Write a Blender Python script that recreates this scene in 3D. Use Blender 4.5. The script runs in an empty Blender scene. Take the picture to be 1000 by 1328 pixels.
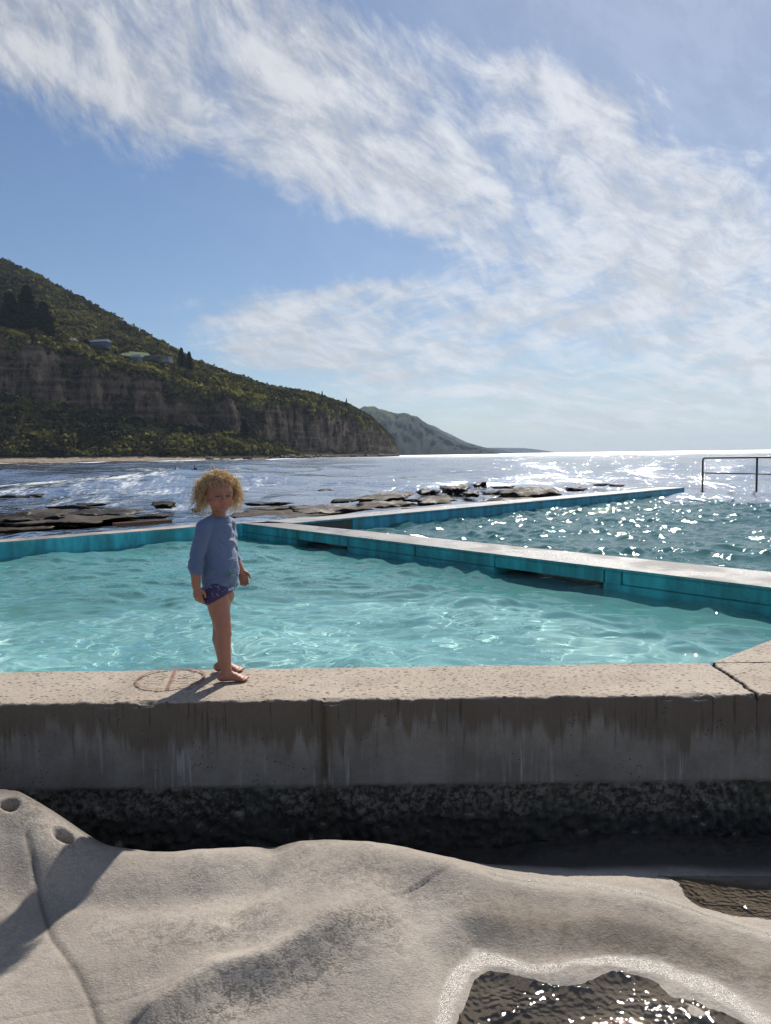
import bpy, bmesh, math, random
import numpy as np
from mathutils import Vector, Matrix, noise, Euler
R = math.radians
S = bpy.context.scene
COL = S.collection
random.seed(7); rng = np.random.default_rng(7)

# ------------------------------------------------------------------ camera
F = 1020.0; PITCH = math.atan((664-589.8)/F); ROLL = math.atan(0.0135); CH = 0.953
camd = bpy.data.cameras.new('camera'); cam = bpy.data.objects.new('camera', camd); COL.objects.link(cam)
camd.sensor_fit = 'VERTICAL'; camd.sensor_height = 24.0; camd.lens = F/1328*24.0
camd.clip_start = 0.05; camd.clip_end = 60000
cam.matrix_world = Matrix.Translation((0, 0, CH)) @ Matrix.Rotation(math.pi/2+PITCH*-1, 4, 'X') @ Matrix.Rotation(-ROLL, 4, 'Z')
S.camera = cam
MC = cam.matrix_world.to_3x3()
def ray(px, py):
    return MC @ Vector(((px-500)/F, -(py-664)/F, -1.0))
def at(px, py, z=0.0):
    d = ray(px, py); t = (z-CH)/d.z
    return Vector((d.x*t, d.y*t, z))
def atY(px, py, Y):
    d = ray(px, py); t = Y/d.y
    return Vector((d.x*t, Y, CH+d.z*t))
CMI = MC.transposed()

# ------------------------------------------------------------------ object helpers
def mesh_obj(name, verts, faces, mat=None, parent=None, smooth=True):
    me = bpy.data.meshes.new(name)
    if isinstance(verts, np.ndarray) and isinstance(faces, np.ndarray):
        nv, nf, k = len(verts), len(faces), faces.shape[1]
        me.vertices.add(nv); me.vertices.foreach_set('co', verts.astype(np.float32).ravel())
        me.loops.add(nf*k); me.loops.foreach_set('vertex_index', faces.astype(np.int32).ravel())
        me.polygons.add(nf); me.polygons.foreach_set('loop_start', np.arange(0, nf*k, k, dtype=np.int32))
        me.update(calc_edges=True); me.validate()
    else:
        me.from_pydata([tuple(v) for v in verts], [], [tuple(f) for f in faces]); me.update()
    if smooth: me.polygons.foreach_set('use_smooth', [True]*len(me.polygons))
    o = bpy.data.objects.new(name, me); COL.objects.link(o)
    if mat: me.materials.append(mat)
    if parent: o.parent = parent
    return o
def bm_obj(name, bm, mat=None, parent=None, smooth=True):
    me = bpy.data.meshes.new(name); bm.to_mesh(me); bm.free()
    if smooth: me.polygons.foreach_set('use_smooth', [True]*len(me.polygons))
    o = bpy.data.objects.new(name, me); COL.objects.link(o)
    if mat: me.materials.append(mat)
    if parent: o.parent = parent
    return o
def tag(o, label=None, cat=None, group=None, kind=None):
    if label: o['label'] = label
    if cat: o['category'] = cat
    if group: o['group'] = group
    if kind: o['kind'] = kind
    return o
def thing(name, loc, label, cat, group=None):
    o = bpy.data.objects.new(name, None); COL.objects.link(o); o.location = loc
    o.empty_display_size = .1
    return tag(o, label, cat, group)
def grid_faces(nr, nc):
    i = np.arange(nr-1)[:, None]*nc + np.arange(nc-1)[None, :]
    return np.stack([i, i+1, i+nc+1, i+nc], -1).reshape(-1, 4)
def add_box(bm, c, s, rot=None, bevel=0.0):
    m = Matrix.Translation(c) @ (rot.to_4x4() if rot else Matrix.Identity(4)) @ Matrix.Diagonal((*s, 1))
    r = bmesh.ops.create_cube(bm, size=1, matrix=m)
    if bevel: bmesh.ops.bevel(bm, geom=list({e for v in r['verts'] for e in v.link_edges}), offset=bevel, segments=2, affect='EDGES')
def add_tube(bm, pts, rad, seg=8, cap=True):
    rings = []; pts = [Vector(p) for p in pts]
    for i, p in enumerate(pts):
        d = (pts[min(i+1, len(pts)-1)]-pts[max(i-1, 0)]).normalized()
        a = d.orthogonal().normalized() if i == 0 else (a - d*a.dot(d)).normalized()
        b = d.cross(a); r = rad[i] if isinstance(rad, (list, tuple)) else rad
        rings.append([bm.verts.new(p + a*math.cos(t)*r + b*math.sin(t)*r) for t in [2*math.pi*k/seg for k in range(seg)]])
    for r0, r1 in zip(rings, rings[1:]):
        for k in range(seg): bm.faces.new((r0[k], r0[(k+1) % seg], r1[(k+1) % seg], r1[k]))
    if cap: bm.faces.new(rings[0][::-1]); bm.faces.new(rings[-1])

# ------------------------------------------------------------------ material helpers
class NT:
    def __init__(s, name):
        s.m = bpy.data.materials.new(name); s.m.use_nodes = True; s.t = s.m.node_tree; s.N = s.t.nodes; s.L = s.t.links
        s.N.clear(); s.out = s.N.new('ShaderNodeOutputMaterial')
    def n(s, typ, **kw):
        o = s.N.new('ShaderNode'+typ)
        for k, v in kw.items(): setattr(o, k, v)
        return o
    def set(s, inp, v):
        if isinstance(v, bpy.types.NodeSocket): s.L.new(v, inp)
        elif isinstance(v, (tuple, list)) and len(v) == 3 and inp.type == 'RGBA': inp.default_value = (*v, 1)
        else: inp.default_value = v
    def math(s, op, a, b=None, c=None, clamp=False):
        o = s.n('Math', operation=op); o.use_clamp = clamp
        s.set(o.inputs[0], a)
        if b is not None: s.set(o.inputs[1], b)
        if c is not None: s.set(o.inputs[2], c)
        return o.outputs[0]
    def vmul(s, v, m):
        o = s.n('VectorMath', operation='MULTIPLY'); s.set(o.inputs[0], v); s.set(o.inputs[1], m); return o.outputs[0]
    def pos(s): return s.n('NewGeometry').outputs['Position']
    def obj(s): return s.n('TexCoord').outputs['Object']
    def noise(s, v, scale, detail=4, rough=.55, dist=0, out='Fac', typ='FBM'):
        o = s.n('TexNoise'); o.noise_type = typ
        if v is not None: s.L.new(v, o.inputs['Vector'])
        o.inputs['Scale'].default_value = scale; o.inputs['Detail'].default_value = detail
        o.inputs['Roughness'].default_value = rough; o.inputs['Distortion'].default_value = dist
        return o.outputs[out]
    def vor(s, v, scale, feature='F1', out='Distance', rnd=1.0):
        o = s.n('TexVoronoi', feature=feature); s.L.new(v, o.inputs['Vector']); o.inputs['Scale'].default_value = scale
        o.inputs['Randomness'].default_value = rnd
        return o.outputs[out]
    def ss(s, x, a, b, lo=0.0, hi=1.0, lin=False):
        o = s.n('MapRange'); o.interpolation_type = 'LINEAR' if lin else 'SMOOTHSTEP'
        s.set(o.inputs[0], x); s.set(o.inputs[1], a); s.set(o.inputs[2], b); s.set(o.inputs[3], lo); s.set(o.inputs[4], hi)
        return o.outputs[0]
    def mix(s, f, a, b, typ='MIX'):
        o = s.n('Mix', data_type='RGBA', blend_type=typ); o.clamp_factor = True
        s.set(o.inputs[0], f); s.set(o.inputs[6], a); s.set(o.inputs[7], b); return o.outputs[2]
    def ramp(s, f, *st):
        o = s.n('ValToRGB'); s.set(o.inputs[0], f); e = o.color_ramp.elements
        while len(e) < len(st): e.new(.5)
        for q, (p, c) in zip(e, st): q.position = p; q.color = (*c, 1)
        return o.outputs[0]
    def bump(s, h, strength=1.0, dist=.01, normal=None):
        o = s.n('Bump'); s.set(o.inputs['Height'], h); o.inputs['Strength'].default_value = strength; o.inputs['Distance'].default_value = dist
        if normal: s.L.new(normal, o.inputs['Normal'])
        return o.outputs[0]
    def xyz(s, v):
        o = s.n('SeparateXYZ'); s.L.new(v, o.inputs[0]); return o.outputs
    def pr(s, **kw):
        o = s.n('BsdfPrincipled')
        for k, v in kw.items(): s.set(o.inputs[k.replace('_', ' ')], v)
        return o
    def done(s, sh):
        s.L.new(sh.outputs[0] if hasattr(sh, 'outputs') else sh, s.out.inputs['Surface']); return s.m

def simple(name, col, rough=.6, var=.25, scale=20, bump=0.0, **kw):
    t = NT(name); p = t.obj(); n = t.noise(p, scale)
    c = t.mix(n, tuple(x*(1-var) for x in col), tuple(min(1, x*(1+var)) for x in col))
    a = dict(Base_Color=c, Roughness=rough, **kw)
    if bump: a['Normal'] = t.bump(n, .6, bump)
    return t.done(t.pr(**a))

# ------------------------------------------------------------------ sun and sky
SUN_AZ, SUN_EL = 17.5, 42.0
sd = bpy.data.lights.new('sun', 'SUN'); so = bpy.data.objects.new('sun', sd); COL.objects.link(so)
sd.energy = 5.0; sd.angle = R(.55); sd.color = (1, .94, .85)
sdir = Vector((math.sin(R(SUN_AZ))*math.cos(R(SUN_EL)), math.cos(R(SUN_AZ))*math.cos(R(SUN_EL)), math.sin(R(SUN_EL))))
so.rotation_euler = sdir.to_track_quat('Z', 'Y').to_euler()
W = bpy.data.worlds.new('World'); S.world = W; W.use_nodes = True
def build_world():
    t = NT.__new__(NT); t.t = W.node_tree; t.N = t.t.nodes; t.L = t.t.links; t.N.clear()
    out = t.n('OutputWorld'); bg = t.n('Background')
    sky = t.n('TexSky', sky_type='NISHITA'); sky.sun_disc = False
    sky.sun_elevation = R(SUN_EL); sky.sun_rotation = R(SUN_AZ); sky.air_density = 1.0; sky.dust_density = .25; sky.ozone_density = 1.8
    d = t.n('TexCoord').outputs['Generated']
    x, y, z = t.xyz(d)
    yc = t.math('MAXIMUM', y, .05)
    a = t.math('DIVIDE', x, yc); e = t.math('DIVIDE', z, yc)
    zc = t.math('ADD', t.math('MAXIMUM', z, 0.0), .10)
    cv = t.n('CombineXYZ'); t.L.new(t.math('DIVIDE', x, zc), cv.inputs[0]); t.L.new(t.math('DIVIDE', y, zc), cv.inputs[1])
    P = cv.outputs[0]
    # coverage: sheets of cloud, each an ellipse in (azimuth, elevation)
    blobs = [(150, 70, 330, 120, 8, 1.0), (60, 10, 260, 70, 0, .55), (380, 20, 260, 45, 10, .5), (300, 475, 170, 18, -6, .42), (600, 548, 260, 16, 0, .42), (880, 545, 240, 20, -3, .5), (560, 270, 70, 22, 10, .5), (430, 180, 260, 85, 16, .95), (660, 250, 220, 95, 14, 1.0), (860, 330, 230, 80, 14, .9),
             (735, 140, 95, 45, 0, .9), (960, 250, 130, 70, 10, .6), (960, 500, 200, 60, 0, .7), (500, 385, 190, 34, 3, 1.0), (430, 435, 270, 42, 3, .95), (880, 430, 260, 55, -10, .85),
             (640, 470, 280, 38, 4, .85), (760, 520, 380, 36, 0, .5), (650, 75, 130, 60, -20, .45), (930, 110, 200, 160, 0, .30), (430, 520, 200, 26, -8, .35)]
    tot = None
    for (px, py, rx, ry, ang, w) in blobs:
        dd = ray(px, py); ca, ce = dd.x/dd.y, dd.z/dd.y
        c_, s_ = math.cos(R(-ang)), math.sin(R(-ang))
        da = t.math('SUBTRACT', a, ca); de = t.math('SUBTRACT', e, ce)
        u = t.math('MULTIPLY', t.math('ADD', t.math('MULTIPLY', da, c_), t.math('MULTIPLY', de, s_)), F/rx)
        v = t.math('MULTIPLY', t.math('SUBTRACT', t.math('MULTIPLY', de, c_), t.math('MULTIPLY', da, s_)), F/ry)
        r2 = t.math('ADD', t.math('MULTIPLY', u, u), t.math('MULTIPLY', v, v))
        g = t.math('MULTIPLY', t.math('EXPONENT', t.math('MULTIPLY', r2, -.9)), w)
        tot = g if tot is None else t.math('ADD', tot, g)
    cov = t.math('MINIMUM', tot, 1.15)
    ev = t.math('DIVIDE', e, t.math('ADD', t.math('MAXIMUM', e, 0.0), .42))       # bands crowd together towards the horizon
    cv2 = t.n('CombineXYZ'); t.L.new(a, cv2.inputs[0]); t.L.new(t.math('MULTIPLY', ev, 1.15), cv2.inputs[1]); Q = cv2.outputs[0]
    wv = t.n('VectorMath', operation='MULTIPLY_ADD'); t.L.new(t.noise(Q, 2.2, 3, .5, out='Color'), wv.inputs[0]); wv.inputs[1].default_value = (.16, .16, 0); t.L.new(Q, wv.inputs[2]); Q2 = wv.outputs[0]
    def lay(rot, sx, sy, sc, det, ro, di=.25):
        rr = t.n('VectorRotate'); rr.rotation_type = 'Z_AXIS'; t.L.new(Q2, rr.inputs['Vector']); rr.inputs['Angle'].default_value = R(rot)
        return t.noise(t.vmul(rr.outputs[0], (sx, sy, 1)), sc, det, ro, di)
    w_ = t.ss(e, .17, .42)
    sA = lay(24, 1, 3.6, 7, 9, .66, .5); sB = lay(-14, 1, 5.5, 7.5, 9, .66, .4)
    st = t.math('ADD', t.math('MULTIPLY', sA, w_), t.math('MULTIPLY', sB, t.math('SUBTRACT', 1.0, w_)))
    fA = lay(58, 1, 3.5, 14, 8, .66, .8)
    n1 = lay(0, 1.0, 1.5, 3.2, 8, .58, .4); n3 = lay(30, 1, 1.5, 17, 6, .62, .3)
    n = t.math('ADD', t.math('ADD', t.math('MULTIPLY', n1, .39), t.math('MULTIPLY', st, .31)), t.math('ADD', t.math('MULTIPLY', n3, .17), t.math('MULTIPLY', fA, .17)))
    th = t.ss(cov, 0, 1.15, .73, .395, lin=True)
    dens = t.ss(t.math('SUBTRACT', n, th), -.05, .20)
    veil = t.ss(a, -.35, .5, .02, .30)
    dens = t.math('MAXIMUM', t.math('MULTIPLY', dens, .93), veil)
    shade = t.ss(t.math('ADD', t.math('MULTIPLY', n3, .5), t.math('MULTIPLY', sA, .5)), .38, .62, .78, 1.06)
    sunny = t.ss(a, -.5, .4, .80, 1.0)
    cc = t.mix(t.math('MULTIPLY', shade, sunny), (0, 0, 0), (10.2, 10.5, 11.0))
    horiz = t.ss(e, -.01, .10, 1.0, 0.0)
    skyc = t.mix(1.0, sky.outputs[0], (.80, .90, 1.03), 'MULTIPLY')
    col = t.mix(dens, skyc, cc)
    t.L.new(col, bg.inputs[0]); bg.inputs[1].default_value = .071
    t.L.new(bg.outputs[0], out.inputs[0])
build_world()
S.view_settings.view_transform = 'Standard'; S.view_settings.look = 'None'; S.view_settings.gamma = 1; S.view_settings.exposure = 0.14
S.cycles.use_denoising = True; S.cycles.denoising_prefilter = 'FAST'
S.cycles.max_bounces = 10; S.cycles.transmission_bounces = 6; S.cycles.transparent_max_bounces = 8
S.cycles.sample_clamp_indirect = 6; S.cycles.sample_clamp_direct = 0
S.cycles.volume_bounces = 0

# ------------------------------------------------------------------ levels
ZW, ZS = -0.20, -0.60        # pool water, sea

# ------------------------------------------------------------------ water helpers
def wave_set(n, l0, l1, slope, seed, main=None, spread=1.6):
    r = np.random.default_rng(seed); out = []
    for k in range(n):
        lam = l0*(l1/l0)**((k+r.random())/n)
        th = r.normal(main, spread) if main is not None else r.uniform(0, 2*math.pi)
        amp = slope*lam/(2*math.pi)*math.sqrt(2/n)*r.uniform(.6, 1.4)
        out.append((lam, th, amp, r.uniform(0, 6.283)))
    return out
def waves(x, y, ws, cut=None):
    z = np.zeros_like(x)
    for lam, th, amp, ph in ws:
        k = 2*math.pi/lam; s = amp*np.sin(k*(x*math.cos(th)+y*math.sin(th))+ph)
        if cut is not None: s = s*np.clip((lam/cut-2.5)/3, 0, 1)
        z += s
    return z
def in_poly(x, y, poly):
    ins = np.zeros(x.shape, bool); n = len(poly)
    for i in range(n):
        x0, y0 = poly[i][:2]; x1, y1 = poly[(i+1) % n][:2]
        c = ((y0 > y) != (y1 > y)) & (x < (x1-x0)*(y-y0)/((y1-y0) if y1 != y0 else 1e-9)+x0)
        ins ^= c
    return ins
def water_sheet(name, poly, step, ws, z0, mat, ws2=None):
    xs = [p[0] for p in poly]; ys = [p[1] for p in poly]
    X, Y = np.meshgrid(np.arange(min(xs), max(xs)+step, step), np.arange(min(ys), max(ys)+step, step))
    # slight domain warp keeps the pattern from looking like crossed sines
    wx = waves(X, Y, wave_set(6, .9, 3, .22, 91)); wy = waves(X, Y, wave_set(6, .9, 3, .22, 92))
    Z = waves(X+wx, Y+wy, ws) + z0
    Z = Z + .35*np.abs(Z-z0)
    V = np.stack([X, Y, Z], -1).reshape(-1, 3); Fc = grid_faces(*X.shape)
    c = V[Fc].mean(1); keep = in_poly(c[:, 0], c[:, 1], poly); Fc = Fc[keep]
    used = np.unique(Fc); m = -np.ones(len(V), int); m[used] = np.arange(len(used))
    return mesh_obj(name, V[used], m[Fc], mat)

def water_mat(name, deep, pale, transp, bumps, rough=.05, foam=False, atten=(.75, .93, .95)):
    t = NT(name); p = t.pos()
    h = None
    for sc, amt in bumps:
        n = t.noise(p, sc, 3, .5, .4); q = t.math('MULTIPLY', n, amt); h = q if h is None else t.math('ADD', h, q)
    N = t.bump(h, 1.0, 1.0)
    body = t.n('BsdfDiffuse')
    cn = t.noise(p, .5, 3, .5)
    t.L.new(t.mix(cn, deep, pale), body.inputs[0]); t.L.new(N, body.inputs['Normal'])
    tr = t.n('BsdfTransparent'); tr.inputs[0].default_value = (*atten, 1)
    b1 = t.n('MixShader'); b1.inputs[0].default_value = transp; t.L.new(body.outputs[0], b1.inputs[1]); t.L.new(tr.outputs[0], b1.inputs[2])
    gl = t.n('BsdfGlossy'); gl.inputs['Roughness'].default_value = rough; t.L.new(N, gl.inputs['Normal'])
    if foam: t.L.new(t.ss(t.xyz(p)[1], 60, 600, .07, .28, lin=True), gl.inputs['Roughness'])
    fr = t.n('Fresnel'); fr.inputs[0].default_value = 1.34; t.L.new(N, fr.inputs['Normal'])
    m = t.n('MixShader'); t.L.new(fr.outputs[0], m.inputs[0]); t.L.new(b1.outputs[0], m.inputs[1]); t.L.new(gl.outputs[0], m.inputs[2])
    sh = m
    if foam:
        at_ = t.n('Attribute'); at_.attribute_name = 'foam'
        pp = t.vmul(p, (1.0, .35, 1.0))
        fn = t.math('ADD', t.math('MULTIPLY', t.noise(pp, .9, 6, .65), .6), t.math('MULTIPLY', t.noise(pp, 6, 4, .6), .4))
        f = t.ss(t.math('ADD', fn, t.math('SUBTRACT', at_.outputs['Fac'], 1.0)), -.08, .14)
        d = t.pr(Base_Color=(.80, .84, .86), Roughness=.7)
        m2 = t.n('MixShader'); t.L.new(f, m2.inputs[0]); t.L.new(sh.outputs[0], m2.inputs[1]); t.L.new(d.outputs[0], m2.inputs[2]); sh = m2
    return t.done(sh)
#@@WATER
t = NT('pool_water'); p = t.pos(); gl = t.n('BsdfGlass'); gl.inputs['IOR'].default_value = 1.33; gl.inputs['Roughness'].default_value = 0.0; gl.inputs['Color'].default_value = (.90, .995, .99, 1)
df = t.n('BsdfDiffuse'); t.L.new(t.mix(t.noise(p, .6, 4), (.17, .56, .56), (.32, .72, .70)), df.inputs[0])
m = t.n('MixShader'); m.inputs[0].default_value = .27; t.L.new(gl.outputs[0], m.inputs[1]); t.L.new(df.outputs[0], m.inputs[2]); M_pool = t.done(m)
M_big = water_mat('big_pool_water', (.032, .115, .118), (.060, .18, .18), .06, [(6.0, .012), (14.0, .006), (30.0, .002)], .05)
M_sea = water_mat('sea_water', (.035, .068, .064), (.062, .105, .095), .0, [(.35, .28), (1.3, .10), (5.0, .032), (18.0, .006)], .07, foam=True)

# ------------------------------------------------------------------ pool plan (all from the tops of the walls, z = 0)
A0 = at(-260, 723.9); A1 = at(312, 678.3)                     # left wall, pool-side edge
C0 = A1; C1 = at(1000, 762); Cd = (C1-C0).normalized(); C2 = C0+Cd*13.5     # cross wall, near edge
B0 = at(379, 679); B1 = at(1000, 741.5); Bd = (B1-B0).normalized(); B2 = B0+Bd*14
D0 = at(379, 678.4); D1 = at(884, 632.6); Dd = (D1-D0).normalized()          # far diagonal wall, pool-side edge
Ad = (A1-A0).normalized(); An = Vector((-Ad.y, Ad.x, 0))
Dn = Vector((-Dd.y, Dd.x, 0))
NB = 3.49                                                    # far edge of the near wall
R0 = at(934, 866); R1 = at(1000, 838.5); Rd = (R1-R0).normalized(); R2 = R0+Rd*6

def prism(poly, z0, z1, mat, name, parent=None, bevel=.012, sub=0):
    bm = bmesh.new(); vs = [bm.verts.new((p[0], p[1], z0)) for p in poly]; f = bm.faces.new(vs)
    bmesh.ops.recalc_face_normals(bm, faces=[f])
    ex = bmesh.ops.extrude_face_region(bm, geom=[f]); bmesh.ops.translate(bm, vec=(0, 0, z1-z0), verts=[g for g in ex['geom'] if isinstance(g, bmesh.types.BMVert)])
    bmesh.ops.recalc_face_normals(bm, faces=bm.faces)
    if bevel: bmesh.ops.bevel(bm, geom=bm.edges[:], offset=bevel, segments=2, affect='EDGES')
    return bm_obj(name, bm, mat, parent, smooth=False)

def painted(name, col, top=(.30, .285, .265), seed=0.0, rust=.5):
    t = NT(name); p = t.pos(); nrm = t.n('NewGeometry').outputs['True Normal']
    up = t.ss(t.xyz(nrm)[2], .6, .85)
    pz = t.xyz(p)[2]
    a = t.vmul(p, (1, 1, .18))
    n1 = t.noise(a, 6, 6, .6); n2 = t.noise(p, 1.3, 5, .6); n3 = t.noise(p, 40, 3, .6)
    pc = t.mix(t.ss(n1, .35, .7), tuple(c*.62 for c in col), tuple(min(1, c*1.22) for c in col))
    pc = t.mix(t.ss(n2, .48, .68, 0, .6), pc, (.04, .20, .17)); pc = t.mix(t.ss(t.noise(p, 3.1, 6, .7), .60, .68, 0, .35+rust*.3), pc, (.10, .16, .14))
    chips = t.ss(t.noise(t.vmul(p, (1, 1, 1.6)), 7, 7, .7), .66, .70, 0, rust)
    pc = t.mix(chips, pc, (.035, .028, .02))
    speck = t.ss(n3, .70, .74, 0, .8); pc = t.mix(speck, pc, (.02, .03, .03))
    weed = t.math('MULTIPLY', t.ss(pz, -.23, -.17, 1, 0), .55)
    pc = t.mix(weed, pc, (.02, .10, .09))
    tc = t.mix(t.ss(t.noise(p, 2.2, 6, .65), .35, .7), tuple(c*.55 for c in top), tuple(c*1.2 for c in top))
    tc = t.mix(t.ss(t.noise(p, 60, 3, .6), .4, .7), tc, tuple(c*.8 for c in top))
    c = t.mix(up, pc, tc)
    rgh = t.ss(t.noise(p, 1.1, 4, .6), .42, .6, .32, .7)
    bm_ = t.bump(t.math('ADD', t.noise(p, 55, 4, .6), t.math('MULTIPLY', t.noise(p, 6, 4), .8)), .7, .012)
    return t.done(t.pr(Base_Color=c, Roughness=t.mix(up, (.55, .55, .55), t.mix(rgh, (0, 0, 0), (1, 1, 1))), Normal=bm_))
M_left = painted('left_wall_paint', (.065, .52, .61), (.44, .37, .30), rust=.1)
M_cross = painted('cross_wall_paint', (.05, .42, .43), (.20, .195, .19), rust=.9)
M_diag = painted('far_wall_paint', (.035, .32, .47), (.30, .29, .28), rust=.15)
M_dark = simple('wet_or_shaded_concrete', (.05, .05, .045), .45, .5, 8, .02)

# left wall
crn = D0+Dn*.62
lw = prism([A0, A1+Cd*.03, D0-Dd*.02, crn-Dd*.02, A1+An*.34-Ad*.1, A0+An*.30], -1.5, 0, M_left, 'pool_wall')
lw['kind'] = 'thing'; tag(lw, 'bright turquoise pool wall running left behind the child, with a pale dry top', 'pool wall')
# rusty grate lying along the back edge of the left wall
g0, g1 = at(152, 684.5, .0), at(224, 679.5, .0); gd = (g1-g0).normalized(); gn = Vector((-gd.y, gd.x, 0))
gr = thing('metal_grate', g0, 'rusty red-brown bar grate lying along the back of the left pool wall', 'grate')
M_rust = simple('rust', (.16, .055, .03), .8, .5, 30, .003)
L = (g1-g0).length
bm = bmesh.new(); rot = Matrix(((gd.x, gn.x, 0), (gd.y, gn.y, 0), (0, 0, 1)))
for s_ in (0.0, .16): add_box(bm, gd*(L/2)+gn*(s_+.02)+Vector((0, 0, .035)), (L, .012, .05), rot, .002)
bm_obj('side_rail', bm, M_rust, gr, False)
nb = 22
for k in range(nb):
    bm = bmesh.new(); add_box(bm, gd*(L*(k+.5)/nb)+gn*.10+Vector((0, 0, .045)), (.022, .16, .03), rot, .003)
    bm_obj('bar', bm, M_rust, gr, False)

# cross wall: coping, panels between joints, plinth with two overflow slots
cw = thing('pool_wall', C0, 'teal cross wall between the two pools, with dark overflow slots and wet grey top', 'pool wall')
def loc(p): return Vector(p)-C0
def cdist(px, py): return (at(px, py)-C0).dot(Cd)
cn = Vector((-Cd.y, Cd.x, 0))
def cpoly(d0, d1, off=0.0, back=None):
    # quad between distances d0, d1 along the near edge, back edge interpolated to the measured one
    def bk(d):
        q = C0+Cd*d; tt = (q-B0).dot(cn)/max(1e-6, -Bd.dot(cn)) if abs(Bd.dot(cn)) > 1e-6 else 0
        # intersection of the normal line through q with line B
        den = cn.x*Bd.y-cn.y*Bd.x; r = B0-q; s = (r.x*Bd.y-r.y*Bd.x)/den; return q+cn*min(max(s, .05), 1.6)
    return [loc(C0+Cd*d0+cn*off), loc(C0+Cd*d1+cn*off), loc(bk(d1)-cn*.004), loc(bk(d0)-cn*.004)]
jo = [0, cdist(320, 681), cdist(375, 688), cdist(446, 695.6), cdist(536, 706), cdist(641, 718.3), cdist(783, 735.6), cdist(806, 738.4), cdist(1010, 763.2), cdist(1010, 763.2)+2.6, 13.5]
c = cpoly(.045, 13.5); prism(c, -.022, 0, M_cross, 'coping', cw, .006)
for k in range(len(jo)-1):
    prism(cpoly(max(.045, jo[k]+.006), jo[k+1]-.006, .004), -.125 if k not in (6,) else -.19, -.024, M_cross, 'wall_panel', cw, .005)
slots = (2, 5)
for k in range(len(jo)-1):
    if k in slots:
        q = cpoly(jo[k], jo[k+1], .16); prism(q, -1.5, -.185, M_dark, 'slot_sill', cw, .01)
    else:
        prism(cpoly(max(.04, jo[k]), jo[k+1]+.001, -.004), -1.5, -.128, M_cross, 'plinth', cw, .004)

# far diagonal wall
endD = D1+Dd*.2
# first part of its face is coloured dark for the shaded corner, the rest is painted
seam = at(453, 671); sd_ = (seam-D0).dot(Dd)
dw = thing('pool_wall', D0, 'long blue far wall of the big pool running out towards the sea', 'pool wall')
def dq(a_, b_, o0=0.0, o1=.62): return [D0+Dd*a_+Dn*o0-D0, D0+Dd*b_+Dn*o0-D0, D0+Dd*b_+Dn*o1-D0, D0+Dd*a_+Dn*o1-D0]
LD = (endD-D0).length
prism(dq(.0, LD), -.03, 0, M_diag, 'coping', dw, .008)
prism(dq(.0, sd_-.003, .01), -1.5, -.032, M_dark, 'shaded_face', dw, .01)
prism(dq(sd_, LD-.01, .006), -1.5, -.032, M_diag, 'painted_face', dw, .01)
# awash sea wall under the handrail
W0 = endD+Dn*.1; W1 = at(1180, 652, -.2)
wd = (W1-W0).normalized(); wn = Vector((-wd.y, wd.x, 0))
sw = prism([W0-wn*.1, W1-wn*.1, W1+wn*.9, W0+wn*.9], -1.5, -.172, M_dark, 'sea_wall', None, .03)
sw['kind'] = 'thing'; tag(sw, 'low dark sea wall awash under the handrail at the far end of the big pool', 'sea wall')

for o_ in (cw, dw): o_['kind'] = 'thing'
# handrail
M_rail = simple('rail_metal', (.035, .038, .042), .45, .4, 40)
def base(px, py): return at(px, py, -.172)
p0, p1 = base(911, 637.5), base(981, 640.5)
p2 = p1+(p1-p0)*1.02; H0 = .93
hr = thing('handrail', p0, 'dark two-rail metal handrail standing in the surf at the right edge', 'handrail')
hd = (p1-p0).normalized()
for q in (p0, p1, p2):
    bm = bmesh.new(); add_tube(bm, [q-p0-Vector((0, 0, .05)), q-p0+Vector((0, 0, H0-(.07 if q is p0 else 0)))], .026, 10)
    r = bmesh.ops.create_cone(bm, cap_ends=True, segments=12, radius1=.07, radius2=.06, depth=.02, matrix=Matrix.Translation(q-p0+Vector((0, 0, .01))))
    bm_obj('post', bm, M_rail, hr)
bm = bmesh.new()
pts = [Vector((0, 0, H0-.08))] + [Vector((0, 0, H0-.08)) + hd*(.07*(1-math.cos(a_)))+Vector((0, 0, .07*math.sin(a_))) for a_ in (R(30), R(60), R(90))] + [p1-p0+Vector((0, 0, H0)), p2-p0+Vector((0, 0, H0))]
add_tube(bm, pts, .024, 10); bm_obj('top_rail', bm, M_rail, hr)
bm = bmesh.new(); add_tube(bm, [Vector((0, 0, H0*.55)), p1-p0+Vector((0, 0, H0*.55)), p2-p0+Vector((0, 0, H0*.55))], .02, 10); bm_obj('mid_rail', bm, M_rail, hr)

# pool floor and pool water
npoly = [A0+An*.1, A1+Ad*.1+An*.1, C0+cn*.15, C2+cn*.15, (C2.x, NB-.1), (A0.x, NB-.1)]
tfl = NT('pool_floor'); p = tfl.pos()
fc = tfl.mix(tfl.ss(tfl.noise(p, .8, 5, .6), .3, .7), (.62, .80, .78), (.80, .88, .85))
fc = tfl.mix(tfl.ss(tfl.noise(p, 2.4, 4, .6), .58, .72, 0, .6), fc, (.28, .44, .40))
M_floor = tfl.done(tfl.pr(Base_Color=fc, Roughness=.8))
fl = mesh_obj('pool_floor', [(-14, 3.0, -.78), (26, 3.0, -.78), (26, 30, -1.2), (-14, 14, -.95)], [(0, 1, 2, 3)], M_floor)
fl.cycles.is_caustics_receiver = True; sd.cycles.is_caustics_light = True
tag(fl, 'pale painted floor under the pool water', 'pool floor', kind='structure')
ws = wave_set(34, .10, .5, .115, 3)+wave_set(28, .4, 2.0, .095, 4)
o = water_sheet('pool_water', npoly, .021, ws, ZW, M_pool); o.cycles.is_caustics_caster = True; tag(o, 'clear pale turquoise water of the near pool', 'pool water', kind='structure')
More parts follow.
